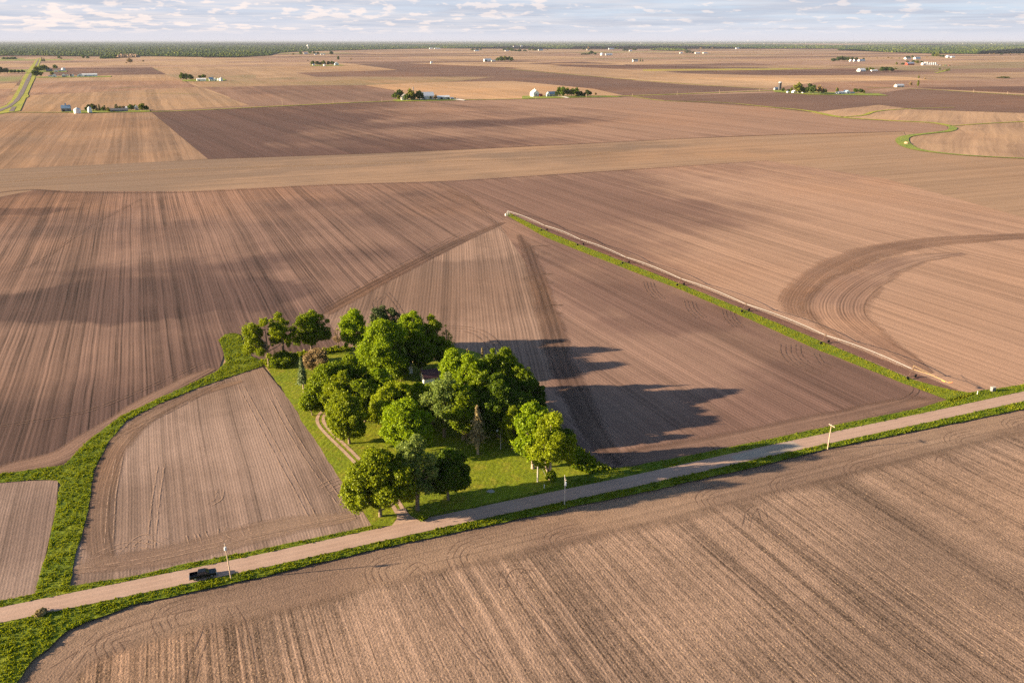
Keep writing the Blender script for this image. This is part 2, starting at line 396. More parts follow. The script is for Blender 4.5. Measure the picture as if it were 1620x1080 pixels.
def inside(poly, X, Y):
    c = np.zeros(len(X), bool); n = len(poly)
    for i in range(n):
        x0, y0 = poly[i][0], poly[i][1]; x1, y1 = poly[(i + 1) % n][0], poly[(i + 1) % n][1]
        if y0 == y1: continue
        k = ((y0 > Y) != (y1 > Y)) & (X < (x1 - x0) * (Y - y0) / (y1 - y0) + x0)
        c ^= k
    return c
def smooth_noise(X, Y, s, seed=0):
    r = np.random.default_rng(seed); out = np.zeros(len(X)); a = 1.0
    for o in range(3):
        for k in range(4):
            th = r.uniform(0, 2 * math.pi); ph = r.uniform(0, 2 * math.pi)
            out += a * np.sin((X * math.cos(th) + Y * math.sin(th)) * 2 * math.pi / s * (2 ** o) * r.uniform(.7, 1.4) + ph)
        a *= 0.6
    return out / 5.0
def tufts(name, polys, density, hmin, hmax, mat, label, cat='grass', seed=1, z0=0.05, zf=None, avoid=None):
    """thick uncut grass: leaning leaf-fans of many heights over polygons"""
    r = np.random.default_rng(seed); PX, PY = [], []
    for poly in polys:
        a = np.array([(p[0], p[1]) for p in poly]); lo, hi = a.min(0), a.max(0)
        n = int((hi[0] - lo[0]) * (hi[1] - lo[1]) * density)
        X, Y = r.uniform(lo[0], hi[0], n), r.uniform(lo[1], hi[1], n); k = inside(poly, X, Y); PX.append(X[k]); PY.append(Y[k])
    X, Y = np.concatenate(PX), np.concatenate(PY)
    if avoid:                                        # nothing grows on the gravel
        L, dd = avoid; D = np.full(len(X), 1e9)
        for a, b in zip(L[:-1], L[1:]):
            ux, uy = b.x - a.x, b.y - a.y; t = np.clip(((X - a.x) * ux + (Y - a.y) * uy) / (ux * ux + uy * uy), 0, 1); D = np.minimum(D, np.hypot(X - a.x - t * ux, Y - a.y - t * uy))
        k = D > dd + 0.35 * smooth_noise(X, Y, 4.0, seed + 9); X, Y = X[k], Y[k]
    n = len(X)
    cl = smooth_noise(X, Y, 9.0, seed); cl2 = smooth_noise(X, Y, 2.6, seed + 1)
    H = (hmin + (hmax - hmin) * np.clip(0.5 + 0.45 * cl + 0.5 * cl2 + 0.25 * r.normal(size=n), 0, 1.3))
    tint = np.clip(0.5 + 0.5 * smooth_noise(X, Y, 14.0, seed + 2) + 0.22 * r.normal(size=n), 0, 1)
    Z = np.full(n, z0) if zf is None else zf(X, Y)
    K = 3
    th = (r.uniform(0, math.pi, n)[:, None] + np.arange(K)[None] * math.pi / K).ravel()
    Xk, Yk, Hk, Zk = np.repeat(X, K), np.repeat(Y, K), np.repeat(H, K), np.repeat(Z, K)
    w = Hk * r.uniform(0.20, 0.50, n * K); lx, ly = r.normal(size=n * K) * 0.28 * Hk, r.normal(size=n * K) * 0.28 * Hk
    dx, dy = np.cos(th) * w, np.sin(th) * w
    V = np.empty((n * K, 4, 3))
    V[:, 0] = np.stack([Xk - dx * .55, Yk - dy * .55, Zk - 0.05], 1); V[:, 1] = np.stack([Xk + dx * .55, Yk + dy * .55, Zk - 0.05], 1)
    V[:, 2] = np.stack([Xk + dx * .8 + lx, Yk + dy * .8 + ly, Zk + Hk * r.uniform(.6, 1, n * K)], 1)
    V[:, 3] = np.stack([Xk - dx * .8 + lx, Yk - dy * .8 + ly, Zk + Hk * r.uniform(.6, 1, n * K)], 1)
    F = np.arange(n * K * 4).reshape(-1, 4)
    o = mesh_np(name, V.reshape(-1, 3), F, mat, None, np.repeat(tint, K * 4))
    return tag(o, label, cat, None, 'stuff')
# ================================================================== SETTING
TAN = (0.319, 0.208, 0.126); TAN2 = (0.260, 0.169, 0.105); PINK = (0.260, 0.163, 0.116); PINKD = (0.193, 0.118, 0.086)
DARK = (0.092, 0.050, 0.041); DARK2 = (0.145, 0.086, 0.065); OLIVE = (0.204, 0.151, 0.086); GREY = (0.218, 0.151, 0.111)

def ground_material():
    m, N, out = new_mat("distant_farmland"); P = N.pos()
    a = N.vm('DOT_PRODUCT', P, tuple(EAST)); b = N.vm('DOT_PRODUCT', P, tuple(NORTH))
    wob = N.m('MULTIPLY', N.m('SUBTRACT', N.noise(P, 0.0012, 2), 0.5), 140.0)
    sb = N.m('FLOOR', N.m('DIVIDE', N.m('ADD', b, wob), 402.0))
    sa = N.m('FLOOR', N.m('DIVIDE', N.m('ADD', N.m('ADD', a, N.m('MULTIPLY', N.white(sb), 900.0)), wob), 1207.0))
    wn = N.node('ShaderNodeTexWhiteNoise', noise_dimensions='2D'); N.l.new(N.xyz(sa, sb, 0), wn.inputs['Vector'])
    r = N.node('ShaderNodeValToRGB'); N.l.new(wn.outputs['Value'], r.inputs[0]); cr = r.color_ramp; cr.interpolation = 'CONSTANT'
    cols = [(0.0, TAN), (0.22, PINK), (0.40, TAN2), (0.55, DARK2), (0.68, OLIVE), (0.76, TAN), (0.88, PINKD), (0.96, (0.17, 0.19, 0.05))]
    cr.elements[0].position = 0; cr.elements[0].color = (*cols[0][1], 1); cr.elements[1].position = cols[1][0]; cr.elements[1].color = (*cols[1][1], 1)
    for p, c in cols[2:]: e = cr.elements.new(p); e.color = (*c, 1)
    pat = N.noise(P, 0.004, 5, 0.6); st = N.noise(N.xyz(N.m('MULTIPLY', a, 0.02), N.m('MULTIPLY', b, 0.002), 0.0), 1.0, 3, 0.6)
    mult = N.m('ADD', N.rng(pat, 0.3, 0.7, 0.75, 1.2), N.m('MULTIPLY', N.m('SUBTRACT', st, 0.5), 0.35))
    # soft damp swales
    col = N.mix(N.rng(N.noise(P, 0.0016, 4, 0.6), 0.55, 0.68), N.scale(r.outputs[0], mult), DARK2)
    principled(N, out, col, 0.95, 0.1); return m
bm = bmesh.new(); bmesh.ops.create_grid(bm, x_segments=48, y_segments=48, size=60000)
me = bpy.data.meshes.new("ground"); bm.to_mesh(me); bm.free(); me.materials.append(ground_material())
ground = bpy.data.objects.new("ground", me); COL.objects.link(ground)
tag(ground, "flat farmland plain divided into fields reaching to the horizon", "ground", None, 'structure')

ZL = [0.10]
def field(poly, label, mat, z=None, step=None, jit=0.0):
    if z is None: ZL[0] += 0.004; z = ZL[0]
    return sheet("field", poly, z, mat, label, "field", 'structure', step, jit)

# ---- middle distance and beyond (z a little above the plain)
def ff(name, a, b, **k):
    kw = dict(row=0, track=0, far=True, pw=26.0, passamp=0.07, patch=260, streak=0.10, wob=4.0, lscale=4.0, lines=.16); kw.update(k); return soil(name, a, b, **kw)
s_tan = ff("tan_stubble", TAN, TAN2); s_pink = ff("pink_bare_soil", PINK, PINKD); s_dark = ff("dark_worked_soil", DARK2, DARK, lo=.38, hi=.7)
s_olive = ff("olive_stubble", OLIVE, TAN2); s_pale = ff("pale_stubble", (0.416, 0.276, 0.167), TAN)
s_ew = ff("dark_soil_east_west", DARK2, DARK, ang=ANG_N - math.pi / 2, lo=.36, hi=.62, patch=500)
field([(-260, 150), (240, 137), (310, 137), (395, 167), (240, 176), (20, 179), (-300, 182)], "tan field of fine rows behind the grey barn and its bins", ff("tan_rows", TAN2, (0.228, 0.151, 0.098), pw=12, passamp=.16))
field([(55, 127), (288, 127), (313, 138), (46, 151)], "pinkish bare field under the white sheds left of the round bins", s_pink)
field([(80, 120), (60, 124), (55, 128), (290, 128), (262, 118)], "narrow tan field in front of the long white shed beside the paved road", s_tan)
field([(-100, 124), (36, 119), (30, 130), (-100, 136)], "green sown field at the left edge beyond the paved road", ff("sown_green", (0.15, 0.16, 0.055), OLIVE))
field([(-100, 136), (28, 131), (22, 140), (-100, 143)], "light tan field left of the bend of the paved road", s_tan)
field([(-200, 144), (20, 141), (5, 165), (-200, 172)], "brown bare field left of the paved road bend", s_pink)
field([(76, 108), (240, 107), (263, 118), (80, 120)], "dark brown strip between the two rows of white farm buildings", s_dark)
field([(240, 106), (405, 105), (405, 118), (263, 118)], "tan field behind the trees and shed of the lone white farm", s_tan)
field([(263, 118.5), (405, 118), (500, 122), (405, 124), (405, 136), (322, 138)], "olive stubble running right from the lone white farm", s_olive)
field([(322, 138.5), (405, 136.5), (577, 135.5), (623, 143), (642, 155), (620, 160.5), (405, 168.5), (395, 166.5)], "brown rows left of the big white barn", ff("brown_rows", PINKD, DARK2, pw=18, passamp=.12))
field([(577, 135), (700, 130), (810, 128.5), (870, 134), (950, 142), (985, 151), (810, 157), (640, 158), (623, 143)], "bright tan stubble behind the two white barns", ff("bright_tan", (0.384, 0.245, 0.146), TAN))
field([(405, 123.5), (500, 122), (700, 120), (780, 122), (740, 127), (700, 130), (577, 135), (405, 136)], "olive grey stubble strip ahead of the bright tan one", s_olive)
field([(405, 105), (560, 103), (630, 111), (468, 116), (500, 122), (405, 124)], "pale tan field in front of the small farm with dark trees", s_tan)
field([(468, 115.5), (630, 111), (560, 101.5), (640, 100), (810, 107), (960, 124), (1080, 134), (1215, 141.5), (1060, 148.5), (985, 151), (940, 141), (870, 134), (810, 128.5), (780, 122), (500, 121.5)], "long brown bare field along the green line", ff("brown_long", DARK2, (0.115, 0.068, 0.054), lo=.4, hi=.6, ang=ANG_N - math.pi / 2))
field([(840, 100), (920, 98), (1020, 104), (1215, 107), (1215, 109), (1100, 109), (970, 109), (900, 105)], "dark wedge of soil below the small blue roofed house", s_dark)
field([(865, 102), (880, 100.8), (993, 101.8), (985, 103)], "bright straw coloured patch inside the dark wedge", s_pale)
field([(810, 109), (900, 105.5), (970, 109.5), (1017, 112.5), (1100, 117), (1215, 119.5), (975, 124)], "tan field right of the green line", s_tan)
field([(1017, 110), (1215, 108.2), (1320, 108.5), (1215, 111), (1017, 112.5)], "thin yellow green strip of young cover crop", ff("cover_crop", (0.30, 0.25, 0.05), (0.24, 0.2, 0.06)))
field([(1050, 113), (1215, 111.2), (1330, 109), (1480, 113), (1330, 119), (1215, 119.3), (1100, 117)], "brown strip below the white shed and dark trees", s_dark)
field([(970, 124.5), (1100, 120), (1340, 119.3), (1440, 122.5), (1475, 126.5), (1300, 129.5), (1215, 140.5)], "very pale tan stubble behind the dark silo", s_pale)
field([(1215, 141), (1300, 130), (1475, 127.5), (1660, 130), (1660, 137), (1420, 138), (1340, 146), (1240, 147)], "pinkish field behind the silo farm", s_pink)
field([(1440, 139), (1700, 136), (1750, 150), (1620, 148)], "dark field edge at the far right", s_dark)
field([(1062, 160), (1000, 153.3), (1240, 146.5), (1370, 151), (1440, 140.5), (1720, 156), (1750, 183), (1450, 173.5), (1390, 166), (1280, 178), (1215, 170)], "brown field in front of the silo farm", ff("brown_silo", DARK2, (0.130, 0.077, 0.059), lo=.45, hi=.6, ang=ANG_N - math.pi / 2 + .1))
field([(1280, 179), (1390, 166.5), (1450, 174), (1750, 184), (1900, 265), (1620, 251.5), (1540, 248), (1480, 241), (1440, 233), (1430, 222), (1455, 213), (1500, 208), (1500, 199), (1420, 193), (1340, 187)], "pinkish tan field inside and beyond the grassy bend", ff("bend_field", (0.348, 0.224, 0.140), (0.270, 0.172, 0.113), lo=.35, hi=.55, ang=ANG_N - .9))

# ---- the nearer big fields
m_stub = soil("tan_corn_rows", (0.233, 0.148, 0.098), (0.183, 0.117, 0.081), row=0, track=.25, far=True, pw=11, passamp=.12, patch=200, streak=.10, lscale=2.6, lines=.22)
field([(-350, 183), (0, 179.3), (240, 178), (329, 252), (250, 256.5), (0, 268), (-500, 300)], "tan field of fine rows at left between the grey barn and the dark field", m_stub)
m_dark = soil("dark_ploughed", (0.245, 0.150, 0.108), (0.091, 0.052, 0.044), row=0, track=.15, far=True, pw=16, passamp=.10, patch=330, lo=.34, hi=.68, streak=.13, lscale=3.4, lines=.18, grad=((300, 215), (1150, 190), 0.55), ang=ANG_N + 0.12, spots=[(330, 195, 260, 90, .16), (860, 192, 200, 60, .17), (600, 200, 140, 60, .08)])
field([(240.5, 178), (620, 161), (870, 157), (1000, 154), (1060, 160.5), (1215, 170.5), (1280, 179.5), (1340, 187.5), (1420, 193), (1498, 199), (1500, 206), (1455, 212.5), (1430, 208.5), (1250, 213), (1060, 220.5), (880, 229.5), (600, 242.5), (329, 252)], "dark chocolate brown worked field across the middle distance", m_dark)
m_tanb = soil("tan_band", (0.263, 0.171, 0.114), (0.187, 0.127, 0.091), ochre=.35, row=0, track=.12, far=True, pw=12, passamp=.08, patch=140, lo=.34, hi=.62, spots=[(270, 285, 80, 14, .2), (480, 268, 100, 12, .18), (900, 240, 150, 20, .2), (1180, 240, 90, 20, .15)], streak=.13, ang=ANG_N - math.pi / 2 - 0.02, grad=((0, 280), (1500, 280), 0.5), lscale=2, lines=.2)  # lighter to the right: low-sun brightness there is put into the soil colour
field([(-500, 300), (0, 268), (250, 256.5), (329, 252.3), (600, 243), (880, 230), (1060, 221), (1250, 213.5), (1430, 209), (1440, 233), (1480, 241), (1540, 248.5), (1620, 252), (1950, 268), (2100, 400), (1620, 345), (1400, 283), (1210, 254), (1000, 268), (830, 279), (700, 287), (520, 292), (300, 303), (120, 303), (60, 300), (0, 312), (-500, 350)], "tan stubble band with faint wheel lines below the dark field", m_tanb)
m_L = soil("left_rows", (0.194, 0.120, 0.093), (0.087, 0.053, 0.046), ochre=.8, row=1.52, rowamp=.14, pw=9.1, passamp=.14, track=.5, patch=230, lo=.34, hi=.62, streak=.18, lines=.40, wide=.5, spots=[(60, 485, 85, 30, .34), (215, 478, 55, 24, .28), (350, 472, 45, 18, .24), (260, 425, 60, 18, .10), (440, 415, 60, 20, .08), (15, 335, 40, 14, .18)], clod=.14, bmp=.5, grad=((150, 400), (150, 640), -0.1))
field([(-500, 350), (0, 312), (60, 300), (120, 303), (300, 303), (520, 292), (700, 287), (800, 345), (790, 357), (512, 498), (548, 552), (470, 562), (412, 574), (388, 570), (366, 528), (346, 540), (355, 560), (345, 588), (250, 632), (135, 702), (102, 738), (0, 752), (-500, 790)], "brown field of long north south planter rows at left", m_L)
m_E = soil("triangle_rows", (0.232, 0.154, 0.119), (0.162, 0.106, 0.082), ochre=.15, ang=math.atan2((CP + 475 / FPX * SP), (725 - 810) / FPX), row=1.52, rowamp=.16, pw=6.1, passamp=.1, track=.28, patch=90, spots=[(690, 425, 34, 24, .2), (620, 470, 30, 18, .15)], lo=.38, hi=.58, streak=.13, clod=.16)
field([(790, 356), (870, 470), (900, 560), (955, 650), (860, 640), (800, 595), (717, 552), (548, 553), (512, 498)], "wedge of brown rows behind the grove", m_E)
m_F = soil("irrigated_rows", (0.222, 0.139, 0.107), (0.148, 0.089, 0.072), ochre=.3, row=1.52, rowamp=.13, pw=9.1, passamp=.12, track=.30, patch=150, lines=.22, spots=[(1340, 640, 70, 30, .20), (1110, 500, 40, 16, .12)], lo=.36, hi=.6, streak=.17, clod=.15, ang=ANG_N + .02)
field([(800, 345), (1180, 500), (1525, 632), (1380, 668), (1215, 705), (960, 745), (870, 665), (852, 625), (900, 560), (870, 470), (790, 356)], "bare brown field between the grove and the irrigator", m_F)
m_G = soil("right_rows", (0.309, 0.194, 0.138), (0.168, 0.100, 0.078), row=1.52, rowamp=.10, pw=9.1, passamp=.10, track=.22, patch=210, lo=.30, hi=.62, streak=.14, clod=.13, ochre=.45, grad=((900, 330), (1500, 360), 0.30), spots=[(890, 320, 70, 30, .22), (1000, 330, 60, 20, .12)], ang=ANG_N + .02)  # grad paints the brighter look opposite the sun into the soil colour
field([(700, 287), (830, 279), (1000, 268), (1210, 254), (1400, 283), (1620, 345), (2100, 400), (2300, 470), (1900, 560), (1540, 624), (1525, 632), (1180, 500), (800, 345)], "wide reddish brown field beyond the irrigator", m_G)
m_H = soil("grey_rows", (0.254, 0.179, 0.148), (0.177, 0.122, 0.099), ochre=.2, row=0.76, rowamp=.05, pw=6.0, passamp=.12, track=.40, patch=60, lo=.36, hi=.6, streak=.15, clod=.22)
field([(412, 577), (370, 592), (310, 613), (250, 638), (200, 664), (165, 700), (148, 745), (140, 800), (118, 875), (108, 932), (220, 914), (300, 895), (405, 875), (500, 855), (590, 835), (571, 805), (535, 752), (502, 700), (456, 630)], "greyish field of curving planter rows left of the grove", m_H)
m_I = soil("corner_rows", (0.235, 0.169, 0.144), (0.174, 0.122, 0.104), ochre=.2, row=0.76, rowamp=.06, pw=6, passamp=.1, track=.2, patch=50, streak=.14, clod=.22)
field([(-300, 785), (0, 762), (92, 760), (90, 800), (72, 880), (56, 945), (0, 958), (-300, 1010)], "small greyish field corner at the left edge", m_I)
m_N = soil("near_rows", (0.289, 0.194, 0.144), (0.172, 0.117, 0.088), ochre=.3, row=0.76, rowamp=0.04, rowh=.006, pw=9.1, passamp=.08, track=.5, patch=75, lo=.34, hi=.66, streak=.26, clod=.75, residue=.9, rescol=(0.54, 0.36, 0.22), bmp=1.0, wob=.8, lines=.44, lscale=.55)
m_NH = soil("near_headland", (0.276, 0.189, 0.139), (0.198, 0.133, 0.101), ochre=.2, cover=.75, curved=True, row=0.76, rowamp=.05, rowh=.006, pw=9.1, passamp=.08, track=.25, patch=50, lo=.36, hi=.6, streak=.16, clod=.40, residue=.2, bmp=.8, lines=.18)
field([(-300, 1130), (0, 1060), (28, 1082), (60, 1045), (104, 1000), (135, 985), (207, 957), (285, 940), (405, 914), (600, 866), (800, 824), (920, 797), (1000, 781), (1215, 732), (1308, 709), (1455, 679), (1620, 645), (2200, 520), (2500, 700), (1900, 2500), (-400, 2500)], "cloddy brown field of rows in the foreground below the gravel road", m_N, z=0.03)

# ---- curving headland rows and dark wheel bands
def cband(pxline, half, z, mat, label, n=8): return ribbon("headland", pxline, half, z, mat, label, "headland", n=n)
cband([(60, 1095), (120, 1030), (195, 993), (300, 960), (405, 937), (600, 886), (800, 841), (1000, 796), (1230, 743), (1455, 689), (1620, 654), (2000, 568)], [6, 9, 10, 11, 12, 13, 14, 15, 15, 15, 15, 14], .045, m_NH, "smoother headland along the foreground field edge", n=10)
m_arc = soil("dark_arc_rows", (0.266, 0.163, 0.118), (0.200, 0.121, 0.089), cover=.62, curved=True, row=1.52, rowamp=.16, pw=9.1, passamp=.16, track=.4, patch=60, lo=.3, hi=.6, streak=.16, clod=.15)
m_arc2 = soil("pale_arc_rows", (0.275, 0.175, 0.128), (0.208, 0.128, 0.096), curved=True, row=1.52, rowamp=.18, pw=9.1, passamp=.12, track=.32, patch=60, streak=.14, clod=.15)
cband([(1276, 506), (1266, 480), (1285, 450), (1325, 422), (1390, 397), (1480, 383), (1620, 374), (1800, 370)], [11, 12, 13, 14, 14, 13, 10, 9], .300, m_arc, "dark curved band of worked soil at right beyond the irrigator")
cband([(1460, 592), (1400, 556), (1345, 520), (1322, 490), (1335, 462), (1375, 436), (1440, 412), (1520, 400)], [5, 12, 16, 18, 18, 15, 10, 5], .304, m_arc2, "pale fan of curved rows inside the dark arc")
m_band = soil("dark_band_rows", (0.206, 0.130, 0.098), (0.157, 0.096, 0.075), cover=.55, curved=True, row=3.0, rowamp=.12, pw=4.5, passamp=.18, track=.35, patch=60, streak=.2, clod=.15)
cband([(510, 497), (600, 447), (700, 395), (792, 352)], [5, 6, 6, 5], .308, m_band, "dark headland running from the grove up to the wedge tip")
cband([(825, 372), (845, 425), (864, 490), (884, 560), (905, 610), (930, 665), (955, 705), (985, 736)], [4, 6, 7, 7, 7, 6, 5, 3], .312, m_band, "dark wheel marked strip right of the wedge of rows")
m_band2 = soil("faint_headland", (0.179, 0.112, 0.086), (0.135, 0.084, 0.066), curved=True, row=1.52, rowamp=.10, pw=6, passamp=.12, track=.2, patch=60, streak=.15, clod=.18)
cband([(962, 738), (1100, 716), (1250, 686), (1390, 655), (1500, 628)], [9, 10, 10, 9, 8], .308, m_band2, "smooth headland along the road below the irrigator")
cband([(-60, 314), (40, 301), (120, 305), (300, 304.5), (520, 293.5), (700, 288), (830, 280), (1000, 269), (1215, 254.5)], [2.5, 4, 3, 2.5, 2, 2, 2.5, 2.5, 2], .308, m_band, "dark wheel line between the tan band and the rows")
cband([(1060, 220.5), (1250, 213), (1420, 208.6)], [3, 4.5, 3], .308, m_band, "dark damp line under the chocolate field")
cband([(329, 252), (600, 242.7), (880, 229.8), (1060, 220.7)], [2, 2.5, 2.5, 2], .308, ff("edge_dark", DARK, DARK, curved=True, cover=.8), "dark furrow along the lower edge of the chocolate field")
cband([(-30, 752), (40, 738), (100, 722), (150, 688), (240, 632), (330, 583)], [6, 6, 6, 5, 5, 4], .308, m_band2, "curved headland beside the grassy waterway")
cband([(120, 895), (240, 882), (330, 862), (430, 838), (560, 812)], [4, 6, 6, 6, 4], .308, soil("pale_headland", (0.258, 0.176, 0.132), (0.202, 0.133, 0.102), cover=.6, curved=True, row=.76, rowamp=.12, pw=5, patch=40, clod=.25), "pale trampled headland along the road left of the grove")
cband([(160, 905), (152, 830), (160, 765), (185, 706), (235, 660), (300, 628), (380, 602)], [4, 5, 5.5, 5.5, 5, 4, 3], .304, soil("side_headland", (0.249, 0.167, 0.125), (0.182, 0.119, 0.090), cover=.6, curved=True, row=.76, rowamp=.14, pw=5, patch=40, clod=.22, track=.3), "curving rows along the edge of the waterway")
cband([(0, 289), (250, 270), (560, 260), (860, 250), (990, 238)], [3, 4, 4, 4, 3], .308, ff("pale_line", (0.285, 0.195, 0.135), TAN2, curved=True, cover=.6), "pale worn line across the tan band")
m_red = soil("red_strip", (0.161, 0.089, 0.067), (0.124, 0.066, 0.054), curved=True, row=0, patch=40, clod=.2)
cband([(806, 341.5), (925, 386.5), (1081, 448), (1185, 489), (1309, 539), (1444, 594), (1530, 628)], [3.0, 3.0, 3, 3, 3, 3, 3], .308, m_red, "reddish bare wheel strip beneath the irrigator pipe")

# ---- wheel marks: turn arcs pressed in the soil
def wheel_marks(name, lines, mat, label, z, half=0.22):
    V, F = [], []
    for pts, offs in lines:
        base = crom([G(*p) for p in pts], 7)
        for o in offs:
            L = []
            for i, p in enumerate(base):
                d = base[min(i + 1, len(base) - 1)] - base[max(i - 1, 0)]; d.normalize(); L.append(p + Vector((-d.y, d.x, 0)) * (o + 0.15 * mnoise.noise(p * 0.3)))
            ww = [half * (0.55 + 0.7 * abs(mnoise.noise(p * 0.35 + Vector((o, 0, 0))))) * (0.15 if i in (0, len(L) - 1) else 1) for i, p in enumerate(L)]
            vs, fs, _ = strip_geo(L, ww, z); k = len(V); V += vs; F += [tuple(q + k for q in f) for f in fs]
    me = bpy.data.meshes.new(name); me.from_pydata(V, [], F); me.materials.append(mat)
    o = bpy.data.objects.new(name, me); COL.objects.link(o); return tag(o, label, "wheel marks", None, 'structure')
pair = (-0.95, 0.95); quad = (-2.6, -0.95, 0.95, 2.6)
near_arcs = []
def turn(cx, cy, r1, r2, offs=(-3.2, -1.6, 0, 1.6), lean=0.25):
    """a row-end turn: an arc leaving the rows, bending along the headland"""
    if random.random() < .12: return
    r1 *= random.uniform(.7, 1.25); r2 *= random.uniform(.75, 1.3); cx += random.uniform(-14, 14)
    near_arcs.append(([(cx - r1 * .1, cy + r2 * 1.2), (cx - r1 * .35, cy + r2 * .3), (cx - r1 * .1, cy - r2 * .4), (cx + r1 * .45, cy - r2 * .85), (cx + r1 * 1.2, cy - r2 * 1.15)], offs))
for cx, cy, a, b in [(740, 875, 40, 20), (880, 850, 36, 18), (1015, 806, 34, 16), (1120, 785, 34, 16), (1232, 765, 30, 14), (1340, 740, 28, 13), (1425, 714, 28, 12), (1520, 692, 26, 11), (1600, 668, 26, 10), (610, 900, 34, 18), (455, 940, 40, 20), (270, 975, 36, 22), (165, 1018, 30, 20)]: turn(cx, cy, a, b)
near_arcs += [([(640, 910), (660, 893), (676, 906), (690, 940), (720, 990), (780, 1060)], pair), ([(795, 930), (797, 908), (815, 896), (850, 900)], pair), ([(818, 925), (820, 912), (828, 902)], (0,)),
              ([(800, 905), (830, 955), (880, 1010), (950, 1085)], pair), ([(1180, 835), (1185, 812), (1200, 803), (1215, 830), (1260, 866), (1330, 905), (1420, 960)], pair),
              ([(1485, 735), (1488, 724), (1505, 722), (1515, 735), (1540, 752), (1620, 790)], pair), ([(300, 1080), (310, 1040), (322, 1010), (330, 985)], pair), ([(365, 960), (380, 985), (392, 1030), (398, 1090)], pair),
              ([(75, 1060), (140, 1020), (220, 985), (310, 962)], (0,)), ([(100, 1075), (130, 1030), (160, 1000)], pair)]
m_mark = mark_mat("pressed_soil", (0.140, 0.089, 0.067))
wheel_marks("wheel_marks", near_arcs, m_mark, "curved wheel marks pressed in the foreground headland", 0.075, 0.16)
mid = []
for cx, cy in [(838, 395), (842, 440), (857, 489), (868, 547), (893, 622)]:
    for k in range(4): mid.append(([(cx + 34, cy - 4 - k), (cx + 8, cy - 6 + k * .6), (cx - 14 + 4.2 * k, cy + 1), (cx + 2 + k, cy + 8 - k * 1.4), (cx + 34, cy + 9 - k)], (0,)))
for x, y in [(1030, 460), (1095, 490), (1155, 505)]:
    mid.append(([(x - 5, y - 14), (x, y), (x + 14, y + 14)], quad))
mid += [([(1250, 545), (1252, 562), (1272, 580), (1310, 590)], (-4, -2, 0, 2, 4)), ([(1290, 560), (1300, 575), (1320, 582)], pair), ([(1440, 600), (1448, 618), (1430, 632), (1400, 640)], pair),
        ([(1290, 672), (1302, 682), (1290, 690)], (-2, 0, 2)), ([(1372, 654), (1384, 664), (1372, 670)], (-2, 0, 2)), ([(1180, 690), (1200, 702), (1186, 708)], (-2, 0, 2)), ([(1120, 700), (1140, 714)], pair),
        ([(510, 490), (620, 430), (735, 368)], (0, 3)), ([(700, 520), (745, 523), (780, 545), (850, 640)], (-3, 0, 3)), ([(603, 470), (595, 480), (600, 495)], (-2, 0, 2)), ([(610, 462), (625, 480), (640, 505)], pair),
        ([(735, 305), (770, 340), (800, 370)], pair), ([(-10, 440), (60, 415), (140, 360), (230, 312)], pair), ([(0, 675), (90, 660), (170, 640), (330, 570)], pair), ([(150, 690), (250, 642), (330, 600)], (-8, -6, -2, 0))]
wheel_marks("wheel_marks", mid, m_mark, "dark wheel loops at the row ends behind the grove", .326, 0.32)
tan_arcs = [([(150, 880), (200, 862), (240, 866)], pair), ([(195, 875), (225, 850), (262, 858)], pair), ([(350, 835), (354, 850), (365, 856)], pair), ([(385, 830), (392, 846), (405, 850)], pair), ([(300, 846), (306, 862)], pair), ([(318, 842), (326, 860)], pair),
            ([(510, 775), (540, 762), (555, 772), (552, 800)], quad), ([(330, 800), (345, 790), (348, 775)], pair), ([(255, 735), (245, 800), (238, 870)], pair), ([(190, 720), (178, 780), (172, 860)], pair), ([(420, 610), (470, 700), (540, 800)], pair), ([(380, 610), (440, 720), (500, 830)], pair), ([(120, 905), (240, 885), (400, 850), (570, 815)], pair)]
wheel_marks("wheel_marks", tan_arcs, mark_mat("loose_dry_soil", (0.332, 0.224, 0.167)), "pale wheel marks in the greyish field left of the grove", .326, 0.2)

# ---- roads
def gravel(name, a, b):
    m, N, out = new_mat(name); P = N.pos(); uv = N.sep(N.node('ShaderNodeUVMap').outputs[0])
    n = N.noise(P, 0.12, 4, 0.6); n2 = N.noise(P, 2.2, 3, 0.7); av = N.m('ABSOLUTE', N.m('ADD', uv[1], N.m('MULTIPLY', N.m('SUBTRACT', n, 0.5), 0.8)))
    tr = N.m('MULTIPLY', N.rng(N.m('ABSOLUTE', N.m('SUBTRACT', av, 1.0)), 0.15, 0.55, 1.0, 0.0, True), 0.5)
    col = N.mix(N.rng(n, 0.35, 0.65), a, b); col = N.mix(tr, col, (b[0] * 1.28, b[1] * 1.28, b[2] * 1.27))
    col = N.scale(col, N.rng(n2, 0.25, 0.75, 0.82, 1.18)); principled(N, out, col, 0.95, 0.1, bump(N, N.m('MULTIPLY', n2, 0.05), 0.5)); return m
ROADC = [(-150, 1006), (0, 975), (205, 932.5), (405, 891), (600, 848), (800, 804.5), (1000, 763), (1215, 715), (1455, 664), (1620, 628), (1800, 588), (2100, 520)]
road = ribbon("road", ROADC, 3.0, 0.47, gravel("tan_gravel", (0.353, 0.250, 0.203), (0.304, 0.208, 0.166)), "tan gravel road crossing the picture below the grove", "road", n=10)
ribbon("road", [(1160, 727.5), (1200, 718.5), (1230, 711.7), (1262, 704.7)], [1.6, 2.3, 2.5, 2.3], 0.48, gravel("worn_pavement", (0.33, 0.28, 0.235), (0.28, 0.23, 0.19)), "pale worn paved patch on the gravel road", "road", n=6)
